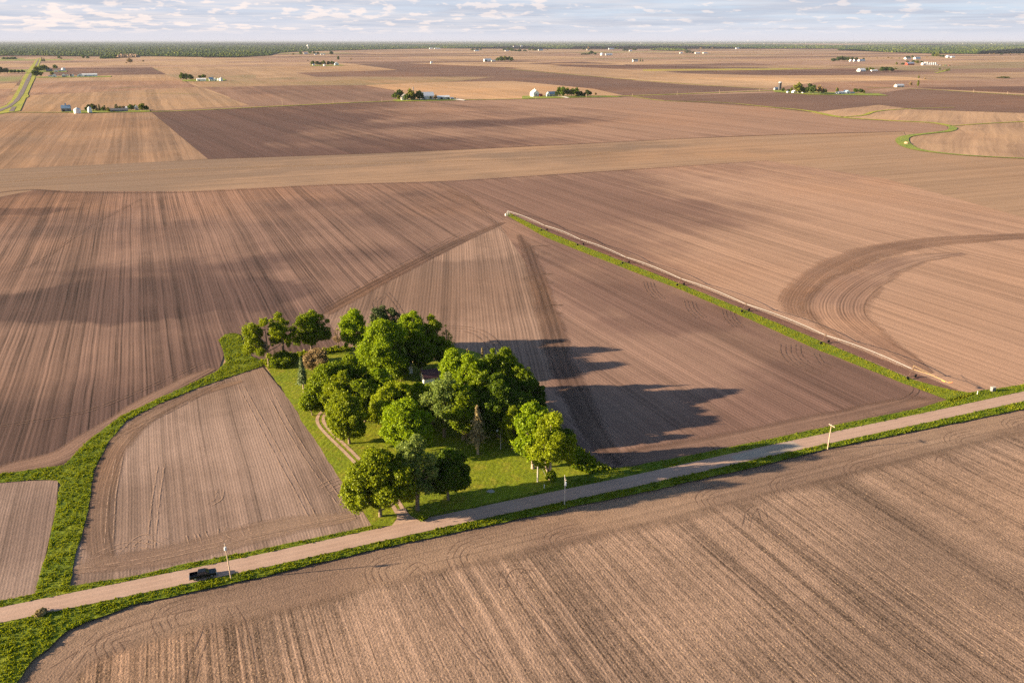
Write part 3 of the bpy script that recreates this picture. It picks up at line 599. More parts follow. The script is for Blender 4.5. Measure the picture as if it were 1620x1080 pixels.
# driveway: apron and two wheel tracks
m_drive = flat_mat("driveway_dirt", (0.374, 0.260, 0.200), 0.95, 0.1, 0.2, 0.5)
sheet("driveway", [(606, 846), (622, 832), (628, 822), (628, 808), (642, 806), (650, 818), (664, 826), (690, 829), (650, 838)], 0.46, m_drive, "pale dirt apron where the farm driveway meets the road", "driveway", step=2, jit=.6)
for nm, off, lab in (("left", -1.0, "outer wheel track of the dirt driveway along the lawn"), ("right", 1.0, "inner wheel track of the dirt driveway beside the trees")):
    L = crom([G(*p) for p in [(634, 812), (615, 780), (592, 752), (571, 736), (548, 713), (524, 690), (510, 674), (507, 663), (515, 652), (540, 640)]], 6)
    L2 = []
    for i, p in enumerate(L):
        d = L[min(i + 1, len(L) - 1)] - L[max(i - 1, 0)]; d.normalize(); L2.append(p + Vector((d.y, -d.x, 0)) * off)
    vs, fs, _ = strip_geo(L2, 0.55, 0.40); me = bpy.data.meshes.new("driveway"); me.from_pydata(vs, [], fs); me.materials.append(m_drive)
    o = bpy.data.objects.new("driveway", me); COL.objects.link(o); tag(o, lab, "driveway", None, 'structure')
# far paved road at left with its ditches
m_asph = flat_mat("far_asphalt", (0.135, 0.105, 0.105), 0.9, 0.2, 0.1, 0.05)
m_vergefar = grass_mat("far_verge", (0.24, 0.25, 0.03), (0.30, 0.27, 0.03), (0.10, 0.14, 0.03), sc=.2)
sheet("grass_verge", [(-60, 182), (0, 171), (10, 167), (18, 159), (23, 150), (28, 142), (37, 122), (44, 112), (50, 104), (56, 96), (60, 92.5), (66, 93), (60, 108), (55, 125), (51, 133), (44, 149), (46, 153), (41, 156), (32, 176), (0, 181)], 0.75, m_vergefar, "bright grass ditches on both sides of the far paved road", "verge")
sheet("road", [(-80, 190), (0, 173.5), (10, 170), (20, 163), (28, 153), (35, 140), (41, 127), (47, 117), (53, 109), (58.3, 98), (60.8, 93.5), (62.4, 93.5), (61, 98), (57, 107), (51, 117.5), (48, 126), (43, 137), (38, 148), (30, 160), (18, 169.5), (0, 177.5), (-80, 195)], 1.0, m_asph, "grey paved road curving away at far left", "road")
sheet("road", [(14, 177.5), (19, 170), (26, 169.5), (22, 177)], 1.0, m_asph, "short paved stub joining the far paved road", "road")
def gline(px, half, label, z=0.72, mat=None): return ribbon("grass_strip", px, half, z, mat or m_vergefar, label, "grass strip")
gline([(-100, 181), (0, 178.6), (240, 177.3), (430, 169), (620, 160.5), (810, 157.2), (1000, 152), (1215, 144), (1245, 143)], [3, 3, 4, 5, 5, 5, 6, 6, 5], "long grassy line of the far road behind the dark field")
gline([(1000, 153.2), (1050, 160), (1110, 161.5), (1160, 164), (1215, 169.8), (1275, 175.5), (1330, 186), (1400, 191), (1470, 194.5), (1500, 199)], [3, 4, 3, 3, 4, 6, 7, 6, 6, 6], "yellowish grassy waterway winding below the silo farm")
gline([(1330, 186), (1365, 183), (1385, 177), (1430, 173), (1510, 170.5)], [3, 4, 4, 3, 2], "side branch of the yellowish waterway")
gline([(1498, 199), (1508, 203), (1500, 208), (1470, 211.5), (1436, 216), (1427, 222), (1434, 231), (1455, 238), (1500, 244), (1560, 248.5), (1640, 252), (1800, 258)], [4, 5.5, 5, 4.5, 6, 8, 8, 6, 4, 3, 2, 2], "grassy bend curling through the tan field at right", mat=grass_mat("bend_grass", (0.14, 0.19, 0.03), (0.25, 0.25, 0.04), (0.08, 0.13, 0.03)))
gline([(1505, 200), (1560, 196), (1640, 192)], [2, 3, 3], "thin grass line running right from the grassy bend")
gline([(800, 109.5), (970, 124), (1090, 133.5), (1215, 141.5)], [4, 4, 4, 4], "straight thin green fence line across the brown fields")
gline([(1370, 139), (1450, 141), (1540, 146.5), (1640, 153)], [4, 4, 5, 5], "grassy road line right of the silo farm")
gline([(1420, 111), (1470, 113), (1500, 111), (1480, 116)], [4, 6, 9, 6], "green swale beyond the shed with dark trees")
gline([(1320, 105), (1380, 106.5), (1420, 106)], [3, 5, 3], "thin green swale by the right hand bins")
gline([(170, 142), (200, 139.5), (240, 137.8)], [1, 3, 1], "small green wisp in the tan field at left")
gline([(220, 149), (270, 148), (315, 150)], [1, 2.5, 1], "faint green wisp left of the brown rows")

# farmyard lawns in the distance
m_yard = grass_mat("yard_grass", (0.17, 0.21, 0.03), (0.23, 0.235, 0.03), (0.09, 0.13, 0.03), sc=.3)
def yard(poly, label): return sheet("lawn", poly, 0.85, m_yard, label, "lawn")
yard([(96, 176.5), (150, 174.5), (236, 175), (238, 177.5), (150, 179.3), (118, 179.6), (96, 177.8)], "grass yard of the farm with the grey barn")
yard([(52, 122), (176, 120.5), (176, 122.2), (60, 123.6)], "yellow green yard in front of the white sheds row")
yard([(60, 113), (106, 112.5), (106, 114.3), (62, 114.5)], "grass yard under the dome bin")
yard([(286, 127), (352, 124), (358, 127), (350, 129), (290, 129.3)], "grass yard around the lone white farm")
yard([(620, 158), (720, 156.5), (735, 159), (700, 160), (628, 161.3)], "grass yard round the big white barn")
yard([(826, 152.5), (870, 152), (965, 152), (985, 154), (880, 155.3), (826, 157.3)], "grass yard of the farm with the white gabled barn")
yard([(1222, 143), (1300, 146), (1390, 148.5), (1405, 152), (1340, 151), (1280, 150.5), (1225, 146)], "grass yard of the dark silo farm")
yard([(490, 103.5), (540, 102.8), (545, 104.2), (492, 105)], "grass yard of the small dark treed farm")

# ---- near grass
m_lawn = grass_mat("mown_lawn", (0.165, 0.190, 0.008), (0.125, 0.165, 0.008), (0.20, 0.185, 0.018), stripes=(math.atan2(EAST.y, EAST.x) + .9, 1.7))
LAWN = [(413, 570), (436, 566), (471, 560), (548, 550), (640, 546), (717, 549), (760, 560), (810, 590), (853, 622), (876, 668), (900, 702), (925, 722), (945, 735), (962, 744), (900, 768), (860, 777), (780, 796), (700, 813), (640, 828), (620, 832), (588, 834), (569, 803), (535, 755), (502, 703), (480, 670), (456, 632), (434, 599)]
sheet("lawn", LAWN, 0.36, m_lawn, "mown lawn of the farmstead under the grove", "lawn", step=3, jit=.8)
m_rank = leaf_mat("rank_grass_leaves", (0.055, 0.110, 0.005), (0.215, 0.240, 0.010), 0.38)
m_rankbase = grass_mat("rank_grass_base", (0.095, 0.140, 0.008), (0.155, 0.178, 0.010), (0.062, 0.100, 0.008))
W_A = [(0, 751), (102, 737), (135, 702), (190, 660), (250, 632), (310, 605), (345, 587), (357, 574), (353, 556), (346, 539), (356, 530), (372, 528), (381, 532), (386, 548), (392, 562), (414, 572), (416, 580), (370, 595), (310, 616), (250, 641), (200, 667), (172, 700), (158, 728), (149, 745), (141, 800), (131, 843), (119, 880), (111, 930), (60, 940), (0, 956), (0, 954), (52, 943), (62, 915), (76, 872), (86, 822), (96, 768), (90, 760), (60, 759), (0, 765)]
W_A = [(-80, 768)] + W_A[:-1] + [(0, 766), (-80, 782)]
W_A = [(-80, 762), (0, 751), (102, 737), (135, 702), (190, 660), (250, 632), (310, 605), (345, 587), (357, 574), (353, 556), (346, 539), (356, 530), (372, 528), (381, 532), (386, 548), (392, 562), (414, 572), (416, 580), (370, 595), (310, 616), (250, 641), (200, 667), (172, 700), (158, 728), (149, 745), (141, 800), (131, 843), (119, 880), (111, 932), (54, 946), (62, 915), (76, 872), (86, 822), (96, 768), (90, 761), (60, 760), (0, 765), (-80, 774)]
sheet("grass_waterway", W_A, 0.38, m_rankbase, "ground of the grassy waterway winding down to the gravel road", "waterway", step=2.5, jit=.5)
V_N1 = [(-150, 985), (0, 952), (55, 941), (110, 929), (220, 911), (300, 892), (405, 872), (500, 852), (590, 832), (606, 836), (560, 851.5), (405, 885.5), (205, 926.5), (0, 968), (-150, 1000)]
V_N2 = [(660, 826), (700, 814), (800, 792), (880, 770), (930, 752), (960, 743), (1000, 739), (1100, 720), (1215, 696), (1310, 676), (1455, 647), (1540, 621), (1620, 609), (1900, 548), (1900, 558), (1620, 622), (1455, 658.5), (1215, 709.5), (1000, 757), (800, 798.5), (690, 822)]
V_S = [(-150, 1012), (0, 982), (205, 938.5), (405, 897), (600, 853.5), (800, 810.5), (1000, 769), (1215, 720.5), (1455, 669), (1620, 633), (1900, 573), (1900, 583), (1620, 648), (1455, 681.5), (1308, 711), (1215, 735), (1000, 784), (920, 800), (800, 827), (600, 869), (405, 916), (285, 942), (207, 959), (135, 987), (104, 1001), (78, 1026), (52, 1046), (20, 1090), (-20, 1150), (-300, 1250)]
V_I = [(799, 340), (806, 338), (870, 369), (925, 391), (1000, 420), (1081, 452), (1185, 494), (1309, 545), (1444, 602), (1500, 617), (1545, 624), (1510, 638), (1420, 604), (1290, 553), (1185, 506), (1081, 461), (1000, 430), (920, 399), (860, 375)]
for poly, lab in ((V_N1, "ground of the road verge left of the driveway"), (V_N2, "ground of the road verge right of the driveway"), (V_S, "ground of the verge on the near side of the gravel road"), (V_I, "ground of the grass strip beside the irrigator")):
    sheet("grass_verge", poly, 0.40, m_rankbase, lab, "verge", step=2.5, jit=.5)
AV = ([G(*q) for q in ROADC], 2.95)
gw = lambda poly: [G(*p) for p in poly]
tufts("verge_grass", [gw(V_N1)], 10.0, .08, .36, m_rank, "uncut green grass on the road verge left of the driveway", seed=11, z0=.38, avoid=AV)
tufts("verge_grass", [gw(V_N2)], 8.0, .08, .36, m_rank, "uncut green grass on the road verge right of the driveway", seed=12, z0=.38, avoid=AV)
tufts("verge_grass", [gw(V_S)], 9.0, .10, .46, m_rank, "rank green grass on the near side of the gravel road", seed=13, z0=.38, avoid=AV)
tufts("waterway_grass", [gw(W_A)], 9.0, .08, .42, m_rank, "rank green grass filling the winding waterway", seed=14, z0=.36)
tufts("strip_grass", [gw(V_I)], 8.0, .06, .28, leaf_mat("strip_grass_leaves", (0.16, 0.20, 0.012), (0.32, 0.31, 0.02), .42), "bright grass strip beside the long irrigator", seed=15, z0=.38)
G_N = [(413, 572), (436, 566), (500, 556), (548, 550), (560, 556), (500, 562), (440, 574), (425, 584)]
G_E = [(870, 668), (876, 664), (905, 702), (935, 724), (968, 744), (935, 752), (905, 742), (888, 712)]
tufts("rough_grass", [gw(G_N), gw(G_E)], 4, .4, 1.3, m_rank, "tall dark weeds along the back and right edge of the grove", seed=16, z0=.34)
tufts("lawn_grass", [gw(LAWN)], 2.2, .05, .16, leaf_mat("lawn_blades", (0.095, 0.13, 0.005), (0.195, 0.205, 0.007), .3), "short grass blades over the mown lawn", seed=17, z0=.36)
# ================================================================== TREES
LM = {
 'bright': leaf_mat("bright_leaves", (0.101, 0.162, 0.004), (0.238, 0.324, 0.006), .40),
 'mid':    leaf_mat("mid_green_leaves", (0.074, 0.118, 0.004), (0.187, 0.241, 0.006), .38),
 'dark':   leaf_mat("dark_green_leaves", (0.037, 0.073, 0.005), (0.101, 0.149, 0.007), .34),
 'olive':  leaf_mat("olive_leaves", (0.094, 0.133, 0.005), (0.215, 0.257, 0.007), .38),
 'yellow': leaf_mat("yellow_green_leaves", (0.144, 0.187, 0.005), (0.257, 0.307, 0.008), .40),
 'lime':   leaf_mat("lime_leaves", (0.113, 0.178, 0.005), (0.234, 0.311, 0.007), .40),
 'grey':   leaf_mat("grey_green_leaves", (0.086, 0.137, 0.024), (0.199, 0.253, 0.060), .36),
 'twig':   leaf_mat("brown_bud_twigs", (0.180, 0.130, 0.060), (0.340, 0.235, 0.115), .3, (0.2, 0.15, 0.07)),
 'dead':   leaf_mat("dead_needles", (0.180, 0.140, 0.065), (0.360, 0.285, 0.135), .2, (0.2, 0.15, 0.07)),
 'spruce': leaf_mat("spruce_needles", (0.030, 0.055, 0.018), (0.085, 0.105, 0.035), .15),
 'bluespruce': leaf_mat("grey_spruce_needles", (0.080, 0.120, 0.050), (0.170, 0.210, 0.090), .15),
 'blossom': leaf_mat("white_blossom", (0.45, 0.40, 0.33), (0.70, 0.64, 0.55), .3, (.6, .55, .45)),
 'far_mid': leaf_mat("far_green_leaves", (0.040, 0.075, 0.010), (0.090, 0.125, 0.013), .3),
 'far_dark': leaf_mat("far_dark_leaves", (0.022, 0.048, 0.010), (0.055, 0.080, 0.014), .25),
 'far_olive': leaf_mat("far_olive_leaves", (0.085, 0.105, 0.012), (0.150, 0.160, 0.018), .3),
}
def bark(name, a, b):
    m, N, out = new_mat(name); P = N.node('ShaderNodeTexCoord').outputs['Object']
    n = N.noise(N.vm('MULTIPLY', P, (3, 3, .7)), 1.5, 4, .7); principled(N, out, N.mix(N.rng(n, .3, .7), a, b), .95, .1, bump(N, N.m('MULTIPLY', n, .1), .6)); return m
BARK = bark("grey_brown_bark", (0.10, 0.075, 0.055), (0.24, 0.18, 0.13)); PALEBARK = bark("pale_bark", (0.20, 0.155, 0.115), (0.38, 0.30, 0.235))

def unit(r, n):
    v = r.normal(size=(n, 3)); return v / np.linalg.norm(v, axis=1)[:, None]
def quads(C, Nrm, S, r, asp=1.0):
    n = len(C); t = unit(r, n); a = np.cross(Nrm, t); a /= np.linalg.norm(a, axis=1)[:, None] + 1e-9; b = np.cross(Nrm, a)
    S = S[:, None]; V = np.empty((n, 4, 3))
    k = 0.25 * S * r.uniform(-1, 1, (n, 1)) * Nrm
    V[:, 0] = C - a * S - b * S * asp * .7; V[:, 1] = C + a * S * .8 - b * S * asp + k; V[:, 2] = C + a * S + b * S * asp * .8; V[:, 3] = C - a * S * .7 + b * S * asp - k
    return V
def crown_round(r, rad, z0, z1, nl, lobe, dens, leaf, top=1.0, airy=0.0, droop=1.0):
    """lobes spread through an uneven ellipsoid, leaves over each lobe"""
    zc, hz = (z0 + z1) / 2, (z1 - z0) / 2
    lr = rad * lobe * r.choice([.55, .8, 1.0, 1.3], nl) * r.uniform(.85, 1.15, nl)
    d = unit(r, nl); d[:, 2] = np.abs(d[:, 2]) * r.choice([1, 1, -.95, -.95], nl)
    f = r.uniform(.25, 1, nl) ** .5 * np.where(r.uniform(size=nl) < .22, 1.07, 1.0)
    c = np.stack([d[:, 0] * (rad - lr * .75) * f, d[:, 1] * (rad - lr * .75) * f, zc + d[:, 2] * np.maximum(hz - lr * .8, .1) * f], 1)
    # narrower towards the top, irregular lean of each side
    tz = np.clip((c[:, 2] - z0) / (z1 - z0), 0, 1); sh = 1 - top * np.clip(tz - .45, 0, 1) * .75 - .2 * np.clip(.25 - tz, 0, 1)
    az = np.arctan2(c[:, 1], c[:, 0]); irr = 1 + .22 * np.sin(az * 2 + r.uniform(0, 6)) + .13 * np.sin(az * 3 + r.uniform(0, 6))
    c[:, 0] *= sh * irr; c[:, 1] *= sh * irr
    c[0] = (r.normal() * rad * .12, r.normal() * rad * .12, z1 - lr[0] * .85)
    ext = np.sort(np.hypot(c[:, 0], c[:, 1]) + lr)[-max(2, nl // 6)]; k = rad / ext; c[:, :2] *= k; lr = lr * k ** .7
    hc = np.hypot(c[:, 0], c[:, 1]); c[:, :2] *= np.minimum(1, np.maximum(1.04 * rad - lr, .1) / (hc + 1e-6))[:, None]
    P, NN, T = [], [], []
    for i in range(nl):
        n = int(dens * 4 * math.pi * lr[i] ** 2 * droop); q = unit(r, n)
        ph = r.uniform(0, 6, 3); bumpy = 1 + .22 * np.sin(q[:, 0] * 5 + ph[0]) * np.sin(q[:, 1] * 5 + ph[1]) + .15 * np.sin(q[:, 2] * 7 + ph[2])
        rr = lr[i] * bumpy * (r.uniform(.45, 1.12, n) ** .6)
        rr = rr * np.where(r.uniform(size=n) < .10, r.uniform(1.0, 1.45, n), 1.0); p = c[i] + q * rr[:, None] * np.array([1, 1, .82 * droop])
        keep = r.uniform(size=n) > airy * (.5 + .5 * np.sin(q[:, 0] * 4 + ph[1]) * np.cos(q[:, 1] * 4 + ph[2]))
        P.append(p[keep]); NN.append(q[keep]); T.append(np.full(keep.sum(), r.uniform(.25, .75)))
    P, NN, T = np.concatenate(P), np.concatenate(NN), np.concatenate(T)
    if airy < .15:                                     # leaves deep inside a neighbouring lobe are never seen
        ins = np.zeros(len(P), int)
        for i in range(nl): ins += (np.linalg.norm((P - c[i]) / np.array([1, 1, .82 * droop]), axis=1) < lr[i] * .68)
        k = ins == 0; P, NN, T = P[k], NN[k], T[k]
    n = len(P); nrm = NN + .95 * r.normal(size=(n, 3)); nrm /= np.linalg.norm(nrm, axis=1)[:, None]
    V = quads(P, nrm, leaf * r.uniform(.55, 1.2, n), r)
    tint = np.clip(T + .28 * r.normal(size=n), 0, 1)
    return V, tint, c, lr
def crown_cone(r, rad, z0, z1, dens, leaf, ragged=.3):
    n = int(dens * math.pi * rad * (z1 - z0) * 1.3); t = r.uniform(0, 1, n) ** 1.5; az = r.uniform(0, 2 * math.pi, n)
    lay = np.floor(t * 13) ; amp = (1 - ragged) + ragged * np.sin(az * 4 + lay * 1.9 + r.uniform(0, 6)) * np.sin(az * 2.3 + lay * .7)
    fr = (t * 13 - lay); rr = rad * (1 - t) ** .85 * amp * (1 - .5 * fr) * r.uniform(.35, 1.05, n) ** .5 + .12
    P = np.stack([np.cos(az) * rr, np.sin(az) * rr, z0 + (z1 - z0) * t - rr * .25], 1)
    nrm = np.stack([np.cos(az) * .5, np.sin(az) * .5, np.full(n, .8)], 1) + .55 * r.normal(size=(n, 3)); nrm /= np.linalg.norm(nrm, axis=1)[:, None]
    return quads(P, nrm, leaf * r.uniform(.5, 1.15, n), r, .6), np.clip(.5 + .3 * np.sin(lay * 2.1) + .25 * r.normal(size=n), 0, 1)
GROVE = "trees of the farmstead grove"
def tree(label, px, by, ty, w, kind, mat, seed, tf=.2, name="tree", cat="tree", base=None, pale=False, forks=0, lean=(0, 0), group=GROVE):
    b = G(px, by); h = hpx(by, ty); rad = wpx(by, w) / 2 * 1.22; r = np.random.default_rng(seed); rnd = random.Random(seed)
    root = empty(name, (b.x, b.y, 0.3), label, cat, group)
    bk = PALEBARK if pale else BARK
    tr = MB(); tr_r = max(.13, .024 * h)
    if kind in ('cone', 'cone_bare'):
        V, tint = crown_cone(r, rad, h * tf, h, 26 if kind == 'cone' else 17, .30, .25 if kind == 'cone' else .5)
        tr.tube([(0, 0, -.4), (0.05, 0, h * .5), (0, 0.05, h * .97)], [tr_r, tr_r * .6, .05], 7)
        if kind == 'cone_bare':
            for k in range(16):
                z = h * (tf * .6 + .7 * rnd.random() * (1 - tf)); a = rnd.uniform(0, 6.28); L = rad * .75 * (1 - z / h)
                tr.tube([(0, 0, z), (math.cos(a) * L, math.sin(a) * L, z - L * .1)], [.07, .03], 4, False)
    else:
        kw = dict(round=dict(nl=56, lobe=.235, dens=17, leaf=.23, airy=.18), dense=dict(nl=62, lobe=.255, dens=19, leaf=.23, top=.75, airy=.09), tall=dict(nl=40, lobe=.25, dens=15, leaf=.22, top=.6, airy=.3),
                  airy=dict(nl=52, lobe=.22, dens=14, leaf=.21, airy=.45, top=.6), open=dict(nl=26, lobe=.20, dens=17, leaf=.21, airy=.35, top=.35), pine=dict(nl=30, lobe=.24, dens=12, leaf=.20, airy=.3, top=.35),
                  sparse=dict(nl=20, lobe=.24, dens=6, leaf=.17, airy=.6, top=.5), bush=dict(nl=22, lobe=.36, dens=20, leaf=.20, airy=.2, top=.6),
                  willow=dict(nl=34, lobe=.20, dens=16, leaf=.20, airy=.38, top=.5, droop=1.35))[kind]
        tfc = tf * (.35 if kind in ('dense', 'round', 'bush') else .7)
        V, tint, c, lr = crown_round(r, rad, h * tfc, h, **kw)
        zt = h * max(tf, .1); zm = h * (.55 if kind != 'bush' else .3)
        k0 = Vector((lean[0] * .3, lean[1] * .3, zt * .9)); k1 = Vector((lean[0] * .6 + r.normal() * .2, lean[1] * .6 + r.normal() * .2, zm)); k2 = Vector((lean[0], lean[1], h * .86))
        tr.tube([(0, 0, -.4), (0, 0, .3), k0, k1, k2], [tr_r * 1.5, tr_r * 1.1, tr_r * .9, tr_r * .6, .06], 8)
        order = np.argsort(-np.hypot(c[:, 0], c[:, 1]) - .3 * c[:, 2])
        for i in order[:11]:
            e = Vector(c[i]); st = k0.lerp(k1, min(1, max(0, (e.z - h * .30) / h * 1.5))); mid = st.lerp(e, .5) + Vector((0, 0, -.05 * (e - st).length))
            tr.tube([st, mid, e], [tr_r * .45, tr_r * .3, .05], 5, False)
        for k in range(forks):
            a = rnd.uniform(0, 6.28); tr.tube([(0, 0, .2), (math.cos(a) * 1.2, math.sin(a) * 1.2, zt), (math.cos(a) * 2.2, math.sin(a) * 2.2, zm)], [tr_r * .8, tr_r * .65, tr_r * .4], 7, False)
    tr.build("trunk", bk, root)
    n = len(V); mesh_np("crown", V.reshape(-1, 3), np.arange(n * 4).reshape(-1, 4), LM[mat], root, np.repeat(tint, 4))
    return root

T = tree
T("olive green cottonwood with open crown beside the end of the waterway", 426, 582, 503, 62, 'open', 'olive', 1, .18)
T("narrower olive cottonwood leaning over the open crowned one", 450, 573, 495, 34, 'open', 'olive', 2, .30)
T("tall cottonwood with brownish lower branches at back left of the grove", 494, 563, 494, 50, 'tall', 'mid', 3, .22)
T("thin nearly bare sapling at the back field edge", 535, 551, 520, 15, 'sparse', 'twig', 4, .2)
T("upright bright green tree right of the bare sapling", 562, 570, 490, 44, 'tall', 'bright', 5, .25)
T("dark ragged spruce at the very back of the grove", 605, 556, 485, 32, 'pine', 'spruce', 6, .2)
T("second dark spruce peeping over the back of the pale crowns", 625, 556, 488, 30, 'pine', 'spruce', 7, .2)
T("big lime green tree hiding the white house", 610, 601, 508, 76, 'round', 'lime', 8, .2)
T("feathery yellow green tree at the back right of the house", 655, 574, 493, 48, 'airy', 'lime', 9, .28)
T("slender pale tree beside the feathery yellow green one", 688, 570, 500, 36, 'airy', 'olive', 10, .3)
T("small brownish thin tree at the back right corner of the grove", 708, 572, 514, 24, 'sparse', 'olive', 11, .25)
T("tree with a bare straight trunk standing on the shaded lawn behind the shed", 667, 592, 525, 40, 'round', 'mid', 12, .42, pale=True)
T("small green tree at the right end of the shaded back lawn", 701, 588, 533, 28, 'tall', 'mid', 13, .25)
T("white flowering tree beside the house", 636, 586, 562, 22, 'bush', 'blossom', 14, .2)
T("brown budding bush like tree at left of the grove", 503, 592, 554, 38, 'bush', 'twig', 15, .12)
T("grey green spruce with a bare lower trunk on the left lawn", 481, 623, 566, 19, 'cone', 'bluespruce', 16, .33, pale=True)
T("dark green maple in the middle left of the grove", 550, 640, 567, 58, 'dense', 'mid', 17, .15)
T("green maple right of the brown budding tree", 516, 650, 578, 52, 'dense', 'mid', 18, .1)
T("golden green maple in front of the two dark maples", 543, 664, 592, 54, 'round', 'olive', 19, .1)
T("small bright shrubby tree at the left lawn edge by the driveway", 494, 658, 622, 34, 'bush', 'mid', 20, .08)
T("maple at the inner bend of the driveway with a short trunk", 553, 703, 622, 58, 'dense', 'olive', 21, .14)
T("bright green tree between the house and the yellow tree", 603, 646, 584, 46, 'dense', 'bright', 22, .12)
T("yellow olive tree in the centre of the grove", 630, 678, 606, 70, 'round', 'yellow', 23, .15)
T("vivid green maple in front of the yellow olive tree", 645, 724, 633, 66, 'dense', 'bright', 24, .1)
T("big dark olive maple at the driveway mouth by the road", 602, 818, 713, 90, 'dense', 'olive', 225, .1)
T("airy grey green tree with bare arching limbs right of the driveway mouth", 661, 808, 688, 56, 'airy', 'grey', 26, .25, forks=2)
T("round dark green tree at the right end of the front clump", 709, 792, 714, 60, 'dense', 'dark', 27, .12)
T("rounded maple above the maroon roofed shed", 718, 634, 552, 44, 'dense', 'bright', 28, .12)
T("lime tinged maple in the middle of the dense right hand trees", 750, 655, 562, 52, 'round', 'lime', 29, .1)
T("tall green maple at the back of the dense right hand trees", 777, 650, 553, 46, 'dense', 'mid', 30, .12)
T("tallest dark green maple at the back right of the dense trees", 803, 645, 553, 50, 'dense', 'mid', 31, .12)
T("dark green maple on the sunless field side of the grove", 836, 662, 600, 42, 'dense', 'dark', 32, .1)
T("green maple between the tallest one and the sunless one", 820, 652, 576, 44, 'dense', 'mid', 33, .1)
T("small brown topped conifer poking up between the maples", 741, 632, 553, 15, 'cone', 'dead', 34, .2)
T("thin brown conifer tip among the back maples", 764, 632, 551, 11, 'cone', 'dead', 35, .2)
T("pale grey green tree hanging over the maroon shed roof", 703, 692, 594, 58, 'airy', 'grey', 36, .2)
T("broad green tree above the shaded trunks of the lawn", 733, 696, 606, 58, 'round', 'mid', 37, .3, pale=True)
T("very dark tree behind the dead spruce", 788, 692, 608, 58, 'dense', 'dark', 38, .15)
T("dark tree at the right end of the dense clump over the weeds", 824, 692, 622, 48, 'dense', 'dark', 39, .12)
T("dead brown spruce standing alone on the lawn", 756, 720, 642, 36, 'cone_bare', 'dead', 40, .32, pale=True)
T("small dead brown sapling left of the dead spruce", 738, 702, 681, 13, 'sparse', 'dead', 41, .25)
T("yellowish maple at the left of the right hand group", 811, 712, 643, 36, 'round', 'olive', 42, .15)
T("bright rounded maple with a pale trunk behind the willow", 843, 742, 639, 50, 'dense', 'bright', 43, .2, pale=True)
T("golden weeping willow with a forked pale trunk near the road", 870, 759, 659, 66, 'willow', 'yellow', 44, .2, pale=True, forks=2)
T("dark green tree squeezed between the yellow olive tree and the pale grey green one", 684, 672, 610, 44, 'dense', 'mid', 52, .1)
T("dark tree in the deep middle of the left hand maples", 578, 668, 600, 50, 'dense', 'mid', 53, .1)
T("rounded olive tree behind the dead spruce in the dense clump", 765, 676, 590, 54, 'round', 'mid', 54, .1)
T("leafy maple on the right of the house before the shaded lawn", 634, 604, 574, 22, 'dense', 'mid', 55, .05)
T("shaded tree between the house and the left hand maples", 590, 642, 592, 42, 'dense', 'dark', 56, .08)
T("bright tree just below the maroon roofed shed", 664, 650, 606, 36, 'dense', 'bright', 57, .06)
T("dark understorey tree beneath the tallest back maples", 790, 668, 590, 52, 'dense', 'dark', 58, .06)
T("low dark bush at the right edge of the grove lawn", 896, 706, 682, 26, 'bush', 'dark', 45, .05, name="bush", cat="bush", group="bushes")
T("dark bush beside the field below the willow shade", 912, 728, 712, 24, 'bush', 'mid', 46, .05, name="bush", cat="bush", group="bushes")
T("small bush at the foot of the willow", 872, 762, 746, 16, 'bush', 'mid', 47, .05, name="bush", cat="bush", group="bushes")
T("little round bush at the right of the driveway mouth", 669, 823, 814, 13, 'bush', 'mid', 48, .02, name="bush", cat="bush", group="bushes")
T("dark hedge bush under the cottonwoods at back left", 448, 578, 562, 40, 'bush', 'mid', 49, .02, name="bush", cat="bush", group="bushes")
T("brown dry bush on the verge near the left frame edge", 66, 974, 967, 15, 'bush', 'dead', 50, .02, name="bush", cat="bush", group="bushes")
T("shadowy bush against the back wall of the house", 580, 588, 566, 30, 'bush', 'dark', 51, .02, name="bush", cat="bush", group="bushes")

# ================================================================== GROVE BUILDINGS
M_WHITE = flat_mat("white_siding", (0.74, 0.72, 0.69), .6, .3, .06, 2); M_MAROON = flat_mat("maroon_metal_roof", (0.085, 0.032, 0.030), .55, .4, .2, 1)
M_GREYROOF = flat_mat("grey_shingle", (0.16, 0.155, 0.16), .9, .2, .2, 1); M_GLASS = flat_mat("dark_glass", (0.02, 0.025, 0.03), .1, .6, 0)
M_BLUEROOF = flat_mat("blue_grey_metal", (0.22, 0.32, 0.42), .5, .4, .1, .3); M_METAL = flat_mat("galvanised_steel", (0.62, 0.63, 0.64), .45, .5, .08, .5, .3)
M_GREYWALL = flat_mat("grey_boards", (0.20, 0.20, 0.215), .85, .2, .15, .5); M_WHROOF = flat_mat("white_metal_roof", (0.78, 0.77, 0.75), .5, .4, .05, .3)
M_RED = flat_mat("red_barn_paint", (0.30, 0.045, 0.03), .8, .2, .15, .5); M_BROWNROOF = flat_mat("brown_shingle", (0.13, 0.085, 0.065), .9, .2, .15, .5)
M_DARKSILO = flat_mat("dark_silo_staves", (0.035, 0.032, 0.036), .5, .4, .2, .5); M_CREAM = flat_mat("cream_siding", (0.60, 0.55, 0.44), .7, .3, .06, 1)
